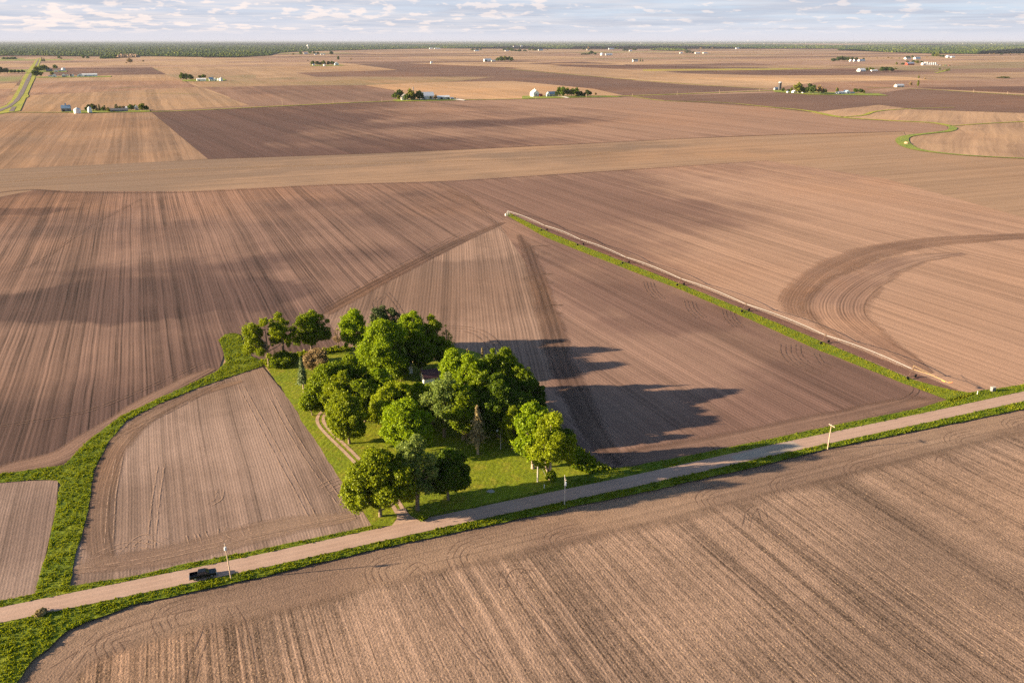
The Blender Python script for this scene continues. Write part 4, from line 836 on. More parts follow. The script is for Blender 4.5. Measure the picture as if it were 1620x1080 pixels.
def gable(label, cat, loc, L, Wd, eave, ridge, wall, roof, rz, name, group=None, openings=(), chimney=False, over=.35, cupola=False):
    """L along the ridge (local x). openings: (side, pos, width, bottom, top, kind)"""
    root = empty(name, loc, label, cat, group, rz)
    w = MB(); hx, hy = L / 2, Wd / 2
    prof = [(-hy, -.3), (hy, -.3), (hy, eave), (0, ridge - .05), (-hy, eave)]
    vs = [(-hx, y, z) for y, z in prof] + [(hx, y, z) for y, z in prof]
    w.add(vs, [(0, 1, 2, 3, 4), (9, 8, 7, 6, 5)] + [(i, (i + 1) % 5, (i + 1) % 5 + 5, i + 5) for i in range(5) if i not in (2, 3)])
    w.build("wall", wall, root)
    rf = MB(); sl = (ridge - eave) / hy; t = .12
    for s in (-1, 1):
        ye, ze = s * (hy + over), eave - sl * over
        vs = [(-hx - over, ye, ze), (hx + over, ye, ze), (hx + over, 0, ridge), (-hx - over, 0, ridge)]; vs += [(x, y, z + t) for x, y, z in vs]
        rf.add(vs, [(0, 1, 2, 3), (4, 7, 6, 5), (0, 4, 5, 1), (1, 5, 6, 2), (3, 2, 6, 7), (0, 3, 7, 4)])
    ro = rf.build("roof", roof, root)
    if chimney: c = MB(); c.box((hx * .35, .6, ridge + .4), (.8, .6, 1.6)); c.build("chimney", M_BROWNROOF, ro)
    if cupola:
        c = MB(); c.box((0, 0, ridge + .9), (2.4, 2.0, 2.4)); c.add([(-1.5, -1.3, ridge + 2.1), (1.5, -1.3, ridge + 2.1), (1.5, 1.3, ridge + 2.1), (-1.5, 1.3, ridge + 2.1), (0, 0, ridge + 3.4)], [(0, 1, 4), (1, 2, 4), (2, 3, 4), (3, 0, 4), (3, 2, 1, 0)])
        c.build("cupola", roof, ro)
    for side, p, ww, b, tp, kd in openings:
        q = MB(); m = dict(window=M_GLASS, door=M_GREYWALL if wall is not M_GREYWALL else M_GLASS, bay=M_GLASS)[kd]
        if side in 'sn': sg = -1 if side == 's' else 1; q.box((p, sg * (hy + .02), (b + tp) / 2), (ww, .10, tp - b))
        else: sg = -1 if side == 'w' else 1; q.box((sg * (hx + .02), p, (b + tp) / 2), (.10, ww, tp - b))
        q.build({'bay': 'door'}.get(kd, kd), m, root)
    return root
AE = math.atan2(EAST.y, EAST.x)
b = G(684, 604); gable("small white gabled shed with a maroon metal roof under the trees", "shed", (b.x, b.y, .35), 7.5, 5.2, 2.6, 4.9, M_WHITE, M_MAROON, AE - .05, "shed", openings=[('w', .6, 1.2, 0, 2.1, 'door'), ('s', 1, 1, 1, 1.9, 'window')])
b = G(620, 590); gable("white farmhouse almost hidden behind the lime green tree", "house", (b.x, b.y, .35), 14, 8.5, 3.4, 6.2, M_WHITE, M_GREYROOF, AE, "house", chimney=True, openings=[('s', -5, 1.1, 1, 2.4, 'window'), ('s', -2, 1.1, 1, 2.4, 'window'), ('s', 1, 1.0, .3, 2.4, 'door'), ('s', 4.5, 1.1, 1, 2.4, 'window'), ('e', 0, 1.2, 1, 2.4, 'window'), ('w', 1.5, 1.2, 1, 2.4, 'window')])

# ================================================================== POLES
M_POLE = bark("weathered_pole", (0.34, 0.25, 0.175), (0.50, 0.39, 0.29)); M_GREYPOLE = bark("grey_pole", (0.28, 0.26, 0.24), (0.45, 0.42, 0.38)); M_CERAM = flat_mat("grey_ceramic", (0.45, 0.47, 0.5), .3, .5, .05)
M_TRANS = flat_mat("transformer_grey", (0.52, 0.56, 0.60), .5, .4, .05)
def pole(px, by, ty, label, mat=M_POLE, kind='plain', lean=(0, 0), rz=0.0, group=None, rad=.14, name="utility_pole", cat="utility pole", z=.35):
    b = G(px, by); h = hpx(by, ty); root = empty(name, (b.x, b.y, z), label, cat, group, rz)
    p = MB(); p.tube([(0, 0, -.6), (lean[0] * .5, lean[1] * .5, h * .5), (lean[0], lean[1], h)], [rad * 1.15, rad, rad * .75], 10); p.build("post", mat, root)
    lx, ly = lean
    if kind == 'cross':
        c = MB(); c.box((lx + .22, ly, h - .45), (.14, 2.6, .16)); co = c.build("crossarm", mat, root)
        for y in (-1.15, -.45, .45, 1.15): i = MB(); i.tube([(lx + .22, ly + y, h - .37), (lx + .22, ly + y, h - .16)], [.07, .05], 6); i.build("insulator", M_CERAM, co)
    if kind in ('transformer', 'vee'):
        t = MB(); t.tube([(lx, ly - .42, h - 2.0 if kind == 'vee' else h - 1.35), (lx, ly - .42, h - 1.0 if kind == 'vee' else h - .55)], [.30, .30], 10); t.tube([(lx, ly - .42, h - 1.0 if kind == 'vee' else h - .55), (lx, ly - .42, h - .75 if kind == 'vee' else h - .35)], [.08, .05], 6); t.build("transformer", M_TRANS, root)
    if kind == 'vee':
        v = MB()
        for s in (-1, 1): v.tube([(lx, ly, h - .7), (lx + .1, ly + s * .75, h + .35 * s + .25)], [.09, .07], 6)
        v.build("bracket", mat, root)
    if kind in ('plain', 'transformer'):
        i = MB(); i.tube([(lx, ly, h), (lx, ly, h + .28)], [.06, .05], 6); i.build("insulator", M_CERAM, root)
    if kind == 'lamp':
        i = MB(); i.tube([(lx, ly, h - .5), (lx - .6, ly, h - .1), (lx - 1.1, ly, h)], .045, 6); a = i.build("arm", M_METAL, root)
        i = MB(); i.tube([(lx - 1.1, ly, h - .35), (lx - 1.1, ly, h + .1)], [.28, .14], 8); i.build("lamp_head", M_TRANS, a)
    if kind == 'guy':
        i = MB(); i.tube([(lx, ly, h - .4), (lx + 3.2, ly + .4, .0)], .035, 5); i.build("guy_wire", M_METAL, root)
    return root
RA = AE - .1
pole(366, 917, 862, "leaning wooden pole with a small transformer beside the black pickup", kind='transformer', lean=(-.35, 0), rz=RA)
pole(893, 800, 758, "pole with a grey transformer and forked top by the willow", kind='vee', rz=RA, mat=M_GREYPOLE)
pole(1309, 711, 673, "wooden pole with a crossarm on the near verge at right", kind='cross', lean=(.15, 0), rz=RA + .05)
pole(850.5, 763.5, 727, "grey pole with a guy wire at the foot of the willow", kind='guy', rz=RA, mat=M_GREYPOLE, rad=.19)
pole(792, 711.5, 681, "yard lamp pole on the shaded lawn", kind='lamp', rz=RA, mat=M_GREYPOLE, name="lamp_pole", cat="lamp pole")
FP = [(447, 167.3, 156.5, "left of the row with nothing but field behind"), (527.3, 164.5, 158.8, "midway between the chocolate field corner and the big white barn"), (604.5, 161.3, 155, "just left of the big white barn"), (722, 159.5, 154, "in front of the big white barn's driveway"), (848, 157, 150.5, "before the white gabled barn"), (889, 156, 151.5, "before the house with the blue grey roof"), (927.5, 155, 148, "before the dark trees by the blue grey roofed house"), (1000.6, 152.4, 148.3, "where the far road meets the winding waterway"), (1071.3, 150.6, 145, "second to the right of the waterway junction"), (1138, 148, 143.2, "third to the right of the waterway junction"), (1201.2, 145.6, 140.5, "nearest to the dark silo"), (1539.7, 146.8, 141.5, "left of the two right of the silo farm"), (1593.3, 150, 145, "nearest the right frame edge beyond the silo farm"), (27, 151.5, 145, "beside the bend of the paved road"), (11, 166, 159, "nearest the left frame edge by the paved road"), (36.5, 130, 122, "upper of those left of the paved road")]
for px, by, ty, w in FP: pole(px, by, ty, "distant wooden pole " + w, kind='plain', rz=AE, group="distant utility poles", rad=.22, z=.7)
# small things by the road
def small(name, label, cat, px, by, parts, rz=RA, z=.4):
    b = G(px, by); root = empty(name, (b.x, b.y, z), label, cat, None, rz)
    for nm, mat, fn in parts: m = MB(); fn(m); m.build(nm, mat, root)
small("electric_cabinet", "grey metal cabinet on the verge at the right end of the irrigator", "cabinet", 1570, 620, [("body", flat_mat("cabinet_grey", (.17, .17, .18), .6, .3, .1), lambda m: m.box((0, 0, .75), (1.5, 1.1, 1.5))), ("lid", M_GREYPOLE, lambda m: m.box((0, 0, 1.58), (1.66, 1.26, .14))), ("foot", M_GREYWALL, lambda m: m.box((0, 0, -.1), (1.3, .9, .2)))])
small("marker_post", "short white marker post left of the grey cabinet", "marker post", 1545.5, 625.5, [("post", M_WHITE, lambda m: m.tube([(0, 0, -.2), (0, 0, 1.3)], .10, 8)), ("cap", M_METAL, lambda m: m.tube([(0, 0, 1.3), (0, 0, 1.4)], [.13, .08], 8))])
small("marker_post", "short white marker post on the lawn left of the transformer pole", "marker post", 861, 773.5, [("post", M_WHITE, lambda m: m.tube([(0, 0, -.2), (0, 0, 1.0)], .11, 8)), ("cap", M_METAL, lambda m: m.tube([(0, 0, 1.0), (0, 0, 1.1)], [.14, .08], 8))])
def boulder(px, by, label, size, mat):
    b = G(px, by); bm = bmesh.new(); bmesh.ops.create_icosphere(bm, subdivisions=3, radius=1)
    for v in bm.verts: v.co *= 1 + .25 * mnoise.noise(v.co * 1.3 + Vector((px, 0, 0))); v.co = Vector((v.co.x * size[0], v.co.y * size[1], max(-.2, v.co.z * size[2])))
    me = bpy.data.meshes.new("boulder"); bm.to_mesh(me); bm.free(); me.materials.append(mat); o = bpy.data.objects.new("boulder", me); COL.objects.link(o); o.location = (b.x, b.y, .4); tag(o, label, "boulder"); return o
boulder(776, 779, "flat grey boulder on the lawn near the road", (1.1, .7, .5), flat_mat("grey_stone", (.26, .25, .24), .9, .2, .2))
st = boulder(1434, 228, "pale straw heap inside the grassy bend", (3.0, 2.6, 2.6), flat_mat("straw_heap", (.36, .25, .16), .95, .1, .2, .5)); st.name = "straw_heap"; st['category'] = "straw heap"

# ================================================================== IRRIGATOR
M_GALV = flat_mat("pale_galvanised_pipe", (0.30, 0.295, 0.295), .5, .4, .05); M_TYRE = flat_mat("black_rubber", (0.018, 0.017, 0.017), .9, .2, .2); M_HUB = flat_mat("rusty_hub", (0.13, 0.085, 0.065), .8, .2, .2); M_ORANGE = flat_mat("orange_plastic", (0.80, 0.20, 0.05), .6, .3, .08)
HP = 3.7
jp = [G(803.5, 342.5)] + [G(x, y, HP) for x, y in ((860.5, 357), (922.5, 379), (994.5, 407), (1081, 441), (1185, 481), (1309, 530.5), (1444, 585))]
jp = [Vector((p.x, p.y, .3)) for p in jp]; d0 = (jp[-1] - jp[0]).normalized()
tl = (jp[-1] - jp[0]).length
jp = [jp[0] + d0 * (p - jp[0]).dot(d0) for p in jp]
perp = Vector((-d0.y, d0.x, 0))
irr = empty("pivot_irrigator", jp[0], "long white centre pivot irrigator standing over the field on wheeled towers", "irrigator")
loc = lambda p: Vector(p) - jp[0]
pv = MB()
for sx in (-1, 1):
    for sy in (-1, 1): pv.tube([loc(jp[0] + d0 * sx * 1.7 + perp * sy * 1.7), loc(jp[0] + Vector((0, 0, HP)) + d0 * sx * .25 + perp * sy * .25)], .09, 6)
for z in (.9, 2.0):
    k = 1.7 - (1.45 * z / HP)
    q = [loc(jp[0] + d0 * a * k + perp * c * k + Vector((0, 0, z))) for a, c in ((-1, -1), (1, -1), (1, 1), (-1, 1), (-1, -1))]; pv.tube(q, .05, 5)
pv.tube([loc(jp[0]), loc(jp[0] + Vector((0, 0, HP + .3)))], .16, 8); pv.build("pivot_tower", M_GALV, irr)
q = MB(); q.box(loc(jp[0] + perp * -1.9 + Vector((0, 0, 1.2))), (.8, .5, 1.6), math.atan2(d0.y, d0.x)); q.build("control_box", M_WHITE, irr)
Z = Vector((0, 0, 1))
for i in range(7):
    a, c = jp[i] + Z * HP, jp[i + 1] + Z * HP; L = (c - a).length; n = 12
    sp = MB(); top = [a.lerp(c, k / n) + Z * (0.85 * 4 * (k / n) * (1 - k / n)) for k in range(n + 1)]
    sp.tube([loc(p) for p in top], .09, 8)
    for s in (-1, 1):
        low = [a.lerp(c, k / n) + Z * (0.85 * 4 * (k / n) * (1 - k / n) - 0.75 * min(1, 4 * (k / n) * (1 - k / n) * 1.8)) + perp * s * .45 * min(1, 4 * (k / n) * (1 - k / n) * 1.8) for k in range(n + 1)]
        sp.tube([loc(p) for p in low], .014, 4)
        for k in range(1, n): sp.tube([loc(top[k]), loc(low[k])], .02, 4, False)
    for k in range(2, n - 1, 1): sp.tube([loc(a.lerp(c, k / n) + Z * (0.85 * 4 * (k / n) * (1 - k / n) - 0.75) + perp * .45), loc(a.lerp(c, k / n) + Z * (0.85 * 4 * (k / n) * (1 - k / n) - 0.75) - perp * .45)], .018, 4, False)
    s_ = sp.build("span", M_GALV, irr)
    for k in range(1, int(L / 5.5)):
        dr = MB(); t = k / int(L / 5.5); p = a.lerp(c, t) + Z * 0.85 * 4 * t * (1 - t); dr.tube([loc(p), loc(p + perp * -.35 - Z * .5), loc(Vector((p.x, p.y, 1.5)) - perp * .35)], .010, 4, False)
        dr.build("drop_hose", M_HUB, s_)
    # wheeled tower under the far end of this span
    b = jp[i + 1]; tw = MB(); tw.tube([loc(b + perp * -2.2 + Z * .75), loc(b + perp * 2.2 + Z * .75)], .11, 6)
    for s in (-1, 1):
        for e in (-.25, .25): tw.tube([loc(b + perp * s * 2.0 + Z * .8), loc(b + Z * HP + d0 * e)], .045, 5)
    tw.box(loc(b + Z * (HP + .15)), (.5, .5, .5), math.atan2(d0.y, d0.x)); t_ = tw.build("tower", M_HUB, irr)
    for s in (-1, 1):
        w = MB(); pc = b + perp * s * 2.2 + Z * .62; w.tube([loc(pc - d0 * .2), loc(pc - d0 * .16), loc(pc + d0 * .16), loc(pc + d0 * .2)], [.52, .62, .62, .52], 16); wo = w.build("wheel", M_TYRE, t_)
bm_ = MB(); e0 = jp[-1] + Z * HP; pts = [e0, e0 + d0 * 7 + Z * .45, e0 + d0 * 15 + Z * .2]; bm_.tube([loc(p) for p in pts], .07, 7); bm_.tube([loc(e0 + Z * 1.5), loc(pts[1])], .03, 4); bm_.tube([loc(e0 + Z * 1.5), loc(pts[2])], .03, 4); bm_.tube([loc(e0), loc(e0 + Z * 1.6)], .06, 5)
bo = bm_.build("end_boom", flat_mat("faded_yellow_steel", (0.42, 0.30, 0.15), .6, .3, .1), irr); g = MB(); g.tube([loc(pts[2]), loc(pts[2] + d0 * 1.4 + Z * .7)], [.16, .09], 7); g.box(loc(pts[2] - d0 * 2.0 - Z * .1), (1.5, .35, .4), math.atan2(d0.y, d0.x)); g.build("end_gun", M_ORANGE, bo)

# ================================================================== PICKUP
def pickup():
    a, c = G(303, 919), G(342, 912); m = G(322, 914.5); dr = (G(405, 891) - G(205, 932.5)).normalized()
    root = empty("pickup_truck", (m.x, m.y, .47), "black four door pickup truck driving on the gravel road", "pickup truck", None, math.atan2(dr.y, dr.x))
    PAINT, Nn, o_ = new_mat("black_paint"); pb = principled(Nn, o_, (0.006, 0.007, 0.011), .32, .35); pb.inputs['Coat Weight'].default_value = .15
    GL, Nn, o_ = new_mat("tinted_glass"); principled(Nn, o_, (0.02, 0.03, 0.04), .06, .8)
    CH = flat_mat("dull_chrome", (.5, .5, .52), .25, .5, 0, 1, .8); LT = flat_mat("lamp_glass", (.7, .7, .66), .15, .6, 0); TL = flat_mat("red_lamp", (.35, .01, .01), .3, .5, 0); PL = flat_mat("black_plastic", (.02, .02, .02), .7, .3, .1); LIN = flat_mat("bed_liner", (.03, .03, .032), .9, .2, .2)
    H = .98
    b = MB()
    b.prism([(2.95, .48), (2.98, .95), (2.85, 1.13), (1.45, 1.22), (-1.15, 1.22), (-1.15, .42), (2.6, .42)], -H, H)      # nose, bonnet and doors
    b.build("body", PAINT, root, .05)
    bed = MB()
    for s in (-1, 1): bed.box((-2.05, s * (H - .06), .86), (1.84, .12, .80))
    bed.box((-2.92, 0, .86), (.10, 2 * H - .26, .78)); bed.box((-2.05, 0, .52), (1.80, 2 * H - .28, .10)); bo = bed.build("bed", PAINT, root, .02)
    ln = MB(); ln.box((-2.04, 0, .585), (1.68, 2 * H - .30, .02)); ln.build("bed_floor", LIN, bo)
    cab = MB(); ins = lambda x, z: (z - 1.22) * .28
    cab.prism([(1.42, 1.225), (.62, 1.88), (-.95, 1.90), (-1.13, 1.225)], -H + .04, H - .04, ins); cab.build("cab", PAINT, root, .04)
    g = MB(); n = Vector((.655, 0, .80)).normalized() * .012
    g.add([Vector((1.36, -.80, 1.285)) + n, Vector((1.36, .80, 1.285)) + n, Vector((.70, .66, 1.83)) + n, Vector((.70, -.66, 1.83)) + n], [(0, 1, 2, 3)]); g.build("windscreen", GL, root)
    g = MB(); g.add([(-1.125, .72, 1.32), (-1.125, -.72, 1.32), (-.99, -.64, 1.82), (-.99, .64, 1.82)], [(0, 1, 2, 3)]); g.build("rear_window", GL, root)
    for s in (-1, 1):
        yy = lambda z: s * (H - .04 - (z - 1.22) * .28 + .012)
        for x0, x1, x2, x3 in ((1.18, .14, .14, .60), (.04, -.92, -.85, .04)):
            g = MB(); g.add([(x0, yy(1.30), 1.30), (x1, yy(1.30), 1.30), (x2, yy(1.80), 1.80), (x3, yy(1.80), 1.80)], [(0, 1, 2, 3)]); g.build("side_window", GL, root)
        m_ = MB(); m_.box((1.05, s * (H + .14), 1.33), (.12, .24, .22)); m_.build("wing_mirror", PL, root, .02)
        l = MB(); l.box((2.93, s * .74, .93), (.12, .36, .2)); l.build("headlight", LT, root, .02)
        l = MB(); l.box((-2.975, s * .88, .92), (.03, .16, .42)); l.build("tail_light", TL, root)
        for x in (1.92, -1.78):
            w = MB(); w.tube([(x, s * (H - .27), .40), (x, s * (H - .24), .40), (x, s * (H + .01), .40), (x, s * (H + .03), .40)], [.36, .41, .41, .36], 20); wo = w.build("wheel", M_TYRE, root)
            r_ = MB(); r_.tube([(x, s * (H + .025), .40), (x, s * (H + .045), .40)], [.25, .22], 14); r_.build("rim", CH, wo)
    f = MB(); f.box((3.0, 0, .55), (.14, 1.9, .24)); f.build("front_bumper", CH, root, .03)
    f = MB(); f.box((-3.04, 0, .52), (.16, 1.86, .2)); f.build("rear_bumper", CH, root, .03)
    f = MB(); f.box((2.985, 0, .86), (.04, 1.05, .26)); f.build("grille", PL, root)
pickup()
# ================================================================== FAR FARMSTEADS
# a few simple trees, copied and scaled: too small in the picture to show parts
def far_proto(mat, seed, kind):
    r = np.random.default_rng(seed)
    if kind == 'cone': V, t = crown_cone(r, .5, .06, 1.0, 420, .055, .25)
    else:
        V, t, c, lr = crown_round(r, .5, .10, 1.0, 16, .40, 190, .055, .8)
    n = len(V); tr = MB(); tr.tube([(0, 0, -.03), (0, 0, .5), (0, 0, .9)], [.035, .03, .015], 5); tv = np.array([tuple(p) for p in tr.v]); 
    o = mesh_np("far_tree", V.reshape(-1, 3), np.arange(n * 4).reshape(-1, 4), LM[mat], None, np.repeat(t, 4))
    bm = bmesh.new(); bm.from_mesh(o.data); k = [bm.verts.new(p) for p in tr.v]
    for f in tr.f:
        try: fc = bm.faces.new([k[i] for i in f]); fc.material_index = 1
        except ValueError: pass
    bm.to_mesh(o.data); bm.free(); o.data.materials.append(BARK); COL.objects.unlink(o); return o
PROT = {'g': [far_proto('far_mid', 101, 'r'), far_proto('far_mid', 102, 'r'), far_proto('far_dark', 103, 'r')], 'd': [far_proto('far_dark', 104, 'r'), far_proto('far_dark', 105, 'r')],
        'y': [far_proto('far_olive', 106, 'r'), far_proto('far_olive', 107, 'r')], 'c': [far_proto('spruce', 108, 'cone')], 'b': [far_proto('twig', 109, 'r')]}
WORD = {'g': "green tree", 'd': "dark green tree", 'y': "yellowish tree", 'c': "dark conifer", 'b': "brown bare tree"}
ORD = ["leftmost", "second", "third", "fourth", "fifth", "sixth", "seventh", "eighth", "ninth", "tenth", "eleventh", "twelfth", "thirteenth", "fourteenth"]
_used = {}
def far_tree(k, px, by, ty, w, label, group):
    ps = PROT[k]; pr = ps[int(px * 7) % len(ps)]; o = pr.copy(); COL.objects.link(o)
    b = G(px, by); h = hpx(by, ty); W_ = wpx(by, w); o.location = (b.x, b.y, .8 if by < 150 else .6); o.scale = (W_ * 1.08, W_ * 1.08, h * 1.03); o.rotation_euler = (0, 0, px * 1.7)
    o.name = "tree"; tag(o, label, "tree", group); return o
def trees(where, lst):
    """lst of (kind, x, base, top, width) - labelled by place in the row at that farm"""
    n = {}
    tot = {}
    for t in lst: tot[t[0]] = tot.get(t[0], 0) + 1
    for t in sorted(lst, key=lambda t: t[1]):
        i = n.get(t[0], 0); n[t[0]] = i + 1
        lab = (WORD[t[0]] + " " + where) if tot[t[0]] == 1 else (ORD[min(i, 13)] + (" from left of the " if i else " of the ") + WORD[t[0]] + "s " + where)
        far_tree(*t, lab, "trees " + where)
def fb(label, cat, px, by, w, top, depth_, wall, roof, name="barn", ridge='ew', eave=.55, group=None, cup=False, chim=False, op=True):
    """far building seen w pixels wide from base row by to ridge row top"""
    b = G(px, by); L = wpx(by, w); h = hpx(by, top); D = depth_
    ops = []
    if op:
        if ridge == 'ew': ops = [('s', -L * .25, min(L * .22, 4), 0, min(h * eave * .8, 4), 'door'), ('s', L * .25, min(L * .15, 2), h * eave * .35, h * eave * .7, 'window')]
        else: ops = [('w', 0, D * .3, 0, h * eave * .7, 'door')]
    if ridge == 'ew': c = b + NORTH * D / 2; return gable(label, cat, (c.x, c.y, .8), L, D, h * eave, h, wall, roof, AE, name, group, ops, chim, .4, cup)
    c = b + NORTH * D / 2; return gable(label, cat, (c.x, c.y, .8), D, L, h * eave, h, wall, roof, AE + math.pi / 2, name, group, [('w', 0, L * .3, 0, h * eave * .75, 'door')], chim, .4, cup)
def bin_(label, px, by, w, top, mat=None, roofmat=None, name="grain_bin", cat="grain bin", group=None, dome=False, cone=.3):
    b = G(px, by); r = wpx(by, w) / 2; h = hpx(by, top); root = empty(name, (b.x, b.y, .8), label, cat, group); hw = h * (1 - cone)
    m = MB(); m.tube([(0, 0, -.3), (0, 0, hw)], r, 24, True); wl = m.build("wall", mat or M_METAL, root)
    q = MB(); n = 24
    pr = [(r * 1.03, hw - .05), (r * .75, hw + (h - hw) * .62), (r * .12, h)] if dome else [(r * 1.04, hw - .05), (r * .12, h - .3), (r * .12, h)]
    q.tube([(0, 0, z) for _, z in pr], [a for a, _ in pr], n, True); q.build("roof", roofmat or M_METAL, root)
    d = MB(); d.box((0, -r, 1.2), (1.0, .14, 2.0)); d.build("door", M_GREYWALL, root); return root

# --- farm with the grey barn (left)
fb("grey barn with a blue grey gable roof and cupola at far left", "barn", 105, 177.6, 13, 167.5, 13, M_GREYWALL, M_BLUEROOF, cup=True)
bin_("wide white grain bin with conical roof beside the grey barn", 123, 179.7, 10.2, 170.8, M_WHITE)
bin_("slim white grain bin in front of the conifers", 142.6, 178.8, 6.2, 169.2, M_WHITE)
fb("long low house with a dark roof right of the slim bin", "house", 188, 177.4, 27, 172.4, 9, M_GREYWALL, M_GREYROOF, "house", eave=.5)
fb("white house behind the end of the long low house", "house", 202, 173.6, 5, 169.5, 8, M_WHITE, M_WHROOF, "house")
fb("pale blue gabled house between two trees at the right of the yard", "house", 216.3, 174.2, 6, 168.3, 8, M_WHITE, M_BLUEROOF, "house", ridge='ns')
trees("by the grey barn farm", [('d', 137, 176, 170, 5), ('d', 141.5, 176, 166, 7), ('d', 148, 176, 165.3, 8), ('c', 153.5, 176, 167, 5), ('c', 158, 175.5, 166, 5), ('g', 163, 176, 169.5, 6), ('c', 166.2, 176, 167.2, 6), ('b', 171, 177, 170, 6), ('c', 184.5, 173, 165.3, 8), ('y', 190, 172.5, 168.4, 6), ('b', 195.5, 172.5, 168, 7), ('g', 208, 175, 166, 11), ('y', 214.3, 172, 166, 4), ('y', 225, 176, 164.2, 12), ('g', 232, 176, 167.5, 8), ('y', 172.5, 178, 172.5, 5)])
# --- two rows of white buildings by the paved road
fb("white gabled house nearest the paved road in the white farm row", "house", 86, 122.6, 6, 117.6, 10, M_WHITE, M_WHROOF, "house", ridge='ns')
fb("low white shed left of the first white gabled house", "shed", 80, 122, 6, 120.3, 7, M_WHITE, M_BLUEROOF, "shed")
fb("white gabled shed third from the road in the white farm row", "shed", 100.6, 121.8, 5, 117.4, 12, M_WHITE, M_WHROOF, "shed", ridge='ns')
fb("grey lean shed in front of the third white gable", "shed", 101.5, 122.4, 5, 120.2, 6, M_GREYWALL, M_GREYROOF, "shed")
fb("pinkish white gabled shed beside the grey lean one", "shed", 106, 121.8, 4.5, 118, 12, M_CREAM, M_WHROOF, "shed", ridge='ns')
bin_("dark squat silo between the white sheds", 112, 122, 3, 117.2, M_DARKSILO, M_DARKSILO, "silo", "silo")
fb("narrow white gabled shed right of the dark squat silo", "shed", 115.4, 122, 3.2, 117.8, 12, M_WHITE, M_WHROOF, "shed", ridge='ns')
fb("wide pale blue gabled barn at the left end of the long white shed", "barn", 126.5, 121.9, 8, 117.2, 14, M_WHITE, M_BLUEROOF, "barn", ridge='ns')
fb("very long white metal shed closing the white farm row", "shed", 142, 121.4, 22, 117, 14, M_WHITE, M_WHROOF, "shed", eave=.62)
fb("dark low house behind the upper trees by the paved road", "house", 78, 113.6, 9, 109.6, 9, M_GREYWALL, M_GREYROOF, "house")
fb("small white gable below the lone bright tree", "shed", 88.5, 114.2, 5, 110.6, 9, M_WHITE, M_WHROOF, "shed", ridge='ns')
fb("low grey blue shed left of the dome bin", "shed", 97, 113.2, 7, 111.2, 9, M_GREYWALL, M_BLUEROOF, "shed")
bin_("dome roofed white bin right of the low grey blue shed", 100.8, 112.6, 6, 107.6, M_WHITE, None, dome=True)
trees("by the two white farm rows", [('g', 57, 122, 111.8, 11), ('y', 65, 121.5, 114, 8), ('y', 82.5, 119.6, 114, 6), ('y', 58, 114, 105.4, 9), ('g', 66, 113, 104.5, 8), ('y', 71, 112.5, 103.4, 11), ('g', 87.7, 110.5, 102.8, 8), ('d', 77, 111, 107, 5), ('d', 62, 113, 108, 8)])
trees("where the paved road meets the woods", [('c', 67, 97.4, 91.4, 3.5), ('c', 70.2, 97.4, 92, 3.5)])
trees("before the left woods", [('g', 94, 94, 88, 4), ('b', 97, 94.5, 91, 4), ('g', 132, 93, 87.8, 6), ('d', 139, 93.4, 89.5, 5), ('b', 206, 100.8, 92.7, 9), ('b', 200, 101, 99, 3), ('b', 226.5, 98.5, 95.5, 4)])
trees("left of the paved road", [('d', 1, 117, 106.8, 8), ('g', 7, 117, 108.5, 7), ('d', 12, 117, 108.3, 6), ('g', 18, 116.5, 111, 6), ('d', 24, 116.5, 111, 6), ('g', 30, 116.3, 111.5, 6), ('d', 35, 116, 111, 5), ('g', 38.5, 115.8, 112.3, 4)])
# --- lone white farm
fb("long white shed of the lone white farm", "shed", 319, 128.6, 14, 124.5, 12, M_WHITE, M_WHROOF, "shed", eave=.65)
fb("white house with a pale blue roof at the lone white farm", "house", 334.6, 128.6, 6.5, 123, 9, M_WHITE, M_BLUEROOF, "house", eave=.5)
fb("small white gabled shed right of the blue roofed house", "shed", 341, 128.5, 5, 124, 9, M_WHITE, M_WHROOF, "shed", ridge='ns')
bin_("round metal bin at the right end of the lone white farm", 350, 128.6, 5, 123, None)
bin_("smaller metal bin beside the end bin of the lone white farm", 346, 128, 3, 124.2, None)
trees("at the lone white farm", [('g', 289.5, 128, 115.7, 9), ('g', 294.5, 127.5, 117.3, 8), ('d', 302.5, 127, 118.6, 10), ('d', 317, 124.6, 120, 6), ('g', 322.5, 124.6, 118.4, 8)])
# --- big white barn
fb("big white barn with a broad white roof behind three trees", "barn", 677, 158, 22, 146.8, 18, M_WHITE, M_WHROOF, "barn", eave=.5)
fb("long low white roofed shed right of the big white barn", "shed", 702, 157.8, 21, 152, 11, M_CREAM, M_WHROOF, "shed", eave=.6)
fb("white house mostly hidden between the trees of the big barn", "house", 641, 159, 10, 149.5, 9, M_WHITE, M_GREYROOF, "house", ridge='ns')
fb("little blue grey shed at the end of the low white shed", "shed", 715.5, 157.8, 5, 155, 5, M_GREYWALL, M_BLUEROOF, "shed")
bin_("thin dark silo standing above the trees of the big white barn", 654.3, 152, 1.5, 137.5, M_GREYWALL, M_GREYWALL, "silo", "silo", cone=.08)
sheet("driveway", [(716, 158.2), (724, 156.8), (737, 159.3), (733, 159.9)], .95, flat_mat("pale_gravel", (.62, .56, .5), .9, .2, .1, .1), "pale gravel drive right of the big white barn", "driveway")
trees("before the big white barn", [('g', 625, 157.6, 147, 10), ('g', 632.5, 158.2, 142.6, 15), ('y', 631, 159, 151, 6), ('g', 643.5, 159.5, 149, 10), ('y', 650, 159.3, 141.8, 14), ('g', 654, 159.3, 148.8, 9), ('g', 663.5, 158.8, 144.8, 13), ('d', 669, 158.5, 149, 4), ('d', 681.5, 158.2, 152.5, 4), ('b', 689, 158, 150.3, 6), ('d', 699, 158.3, 154.6, 3), ('d', 709.7, 158.3, 154.6, 3), ('d', 720, 157.8, 154.9, 2.6)])
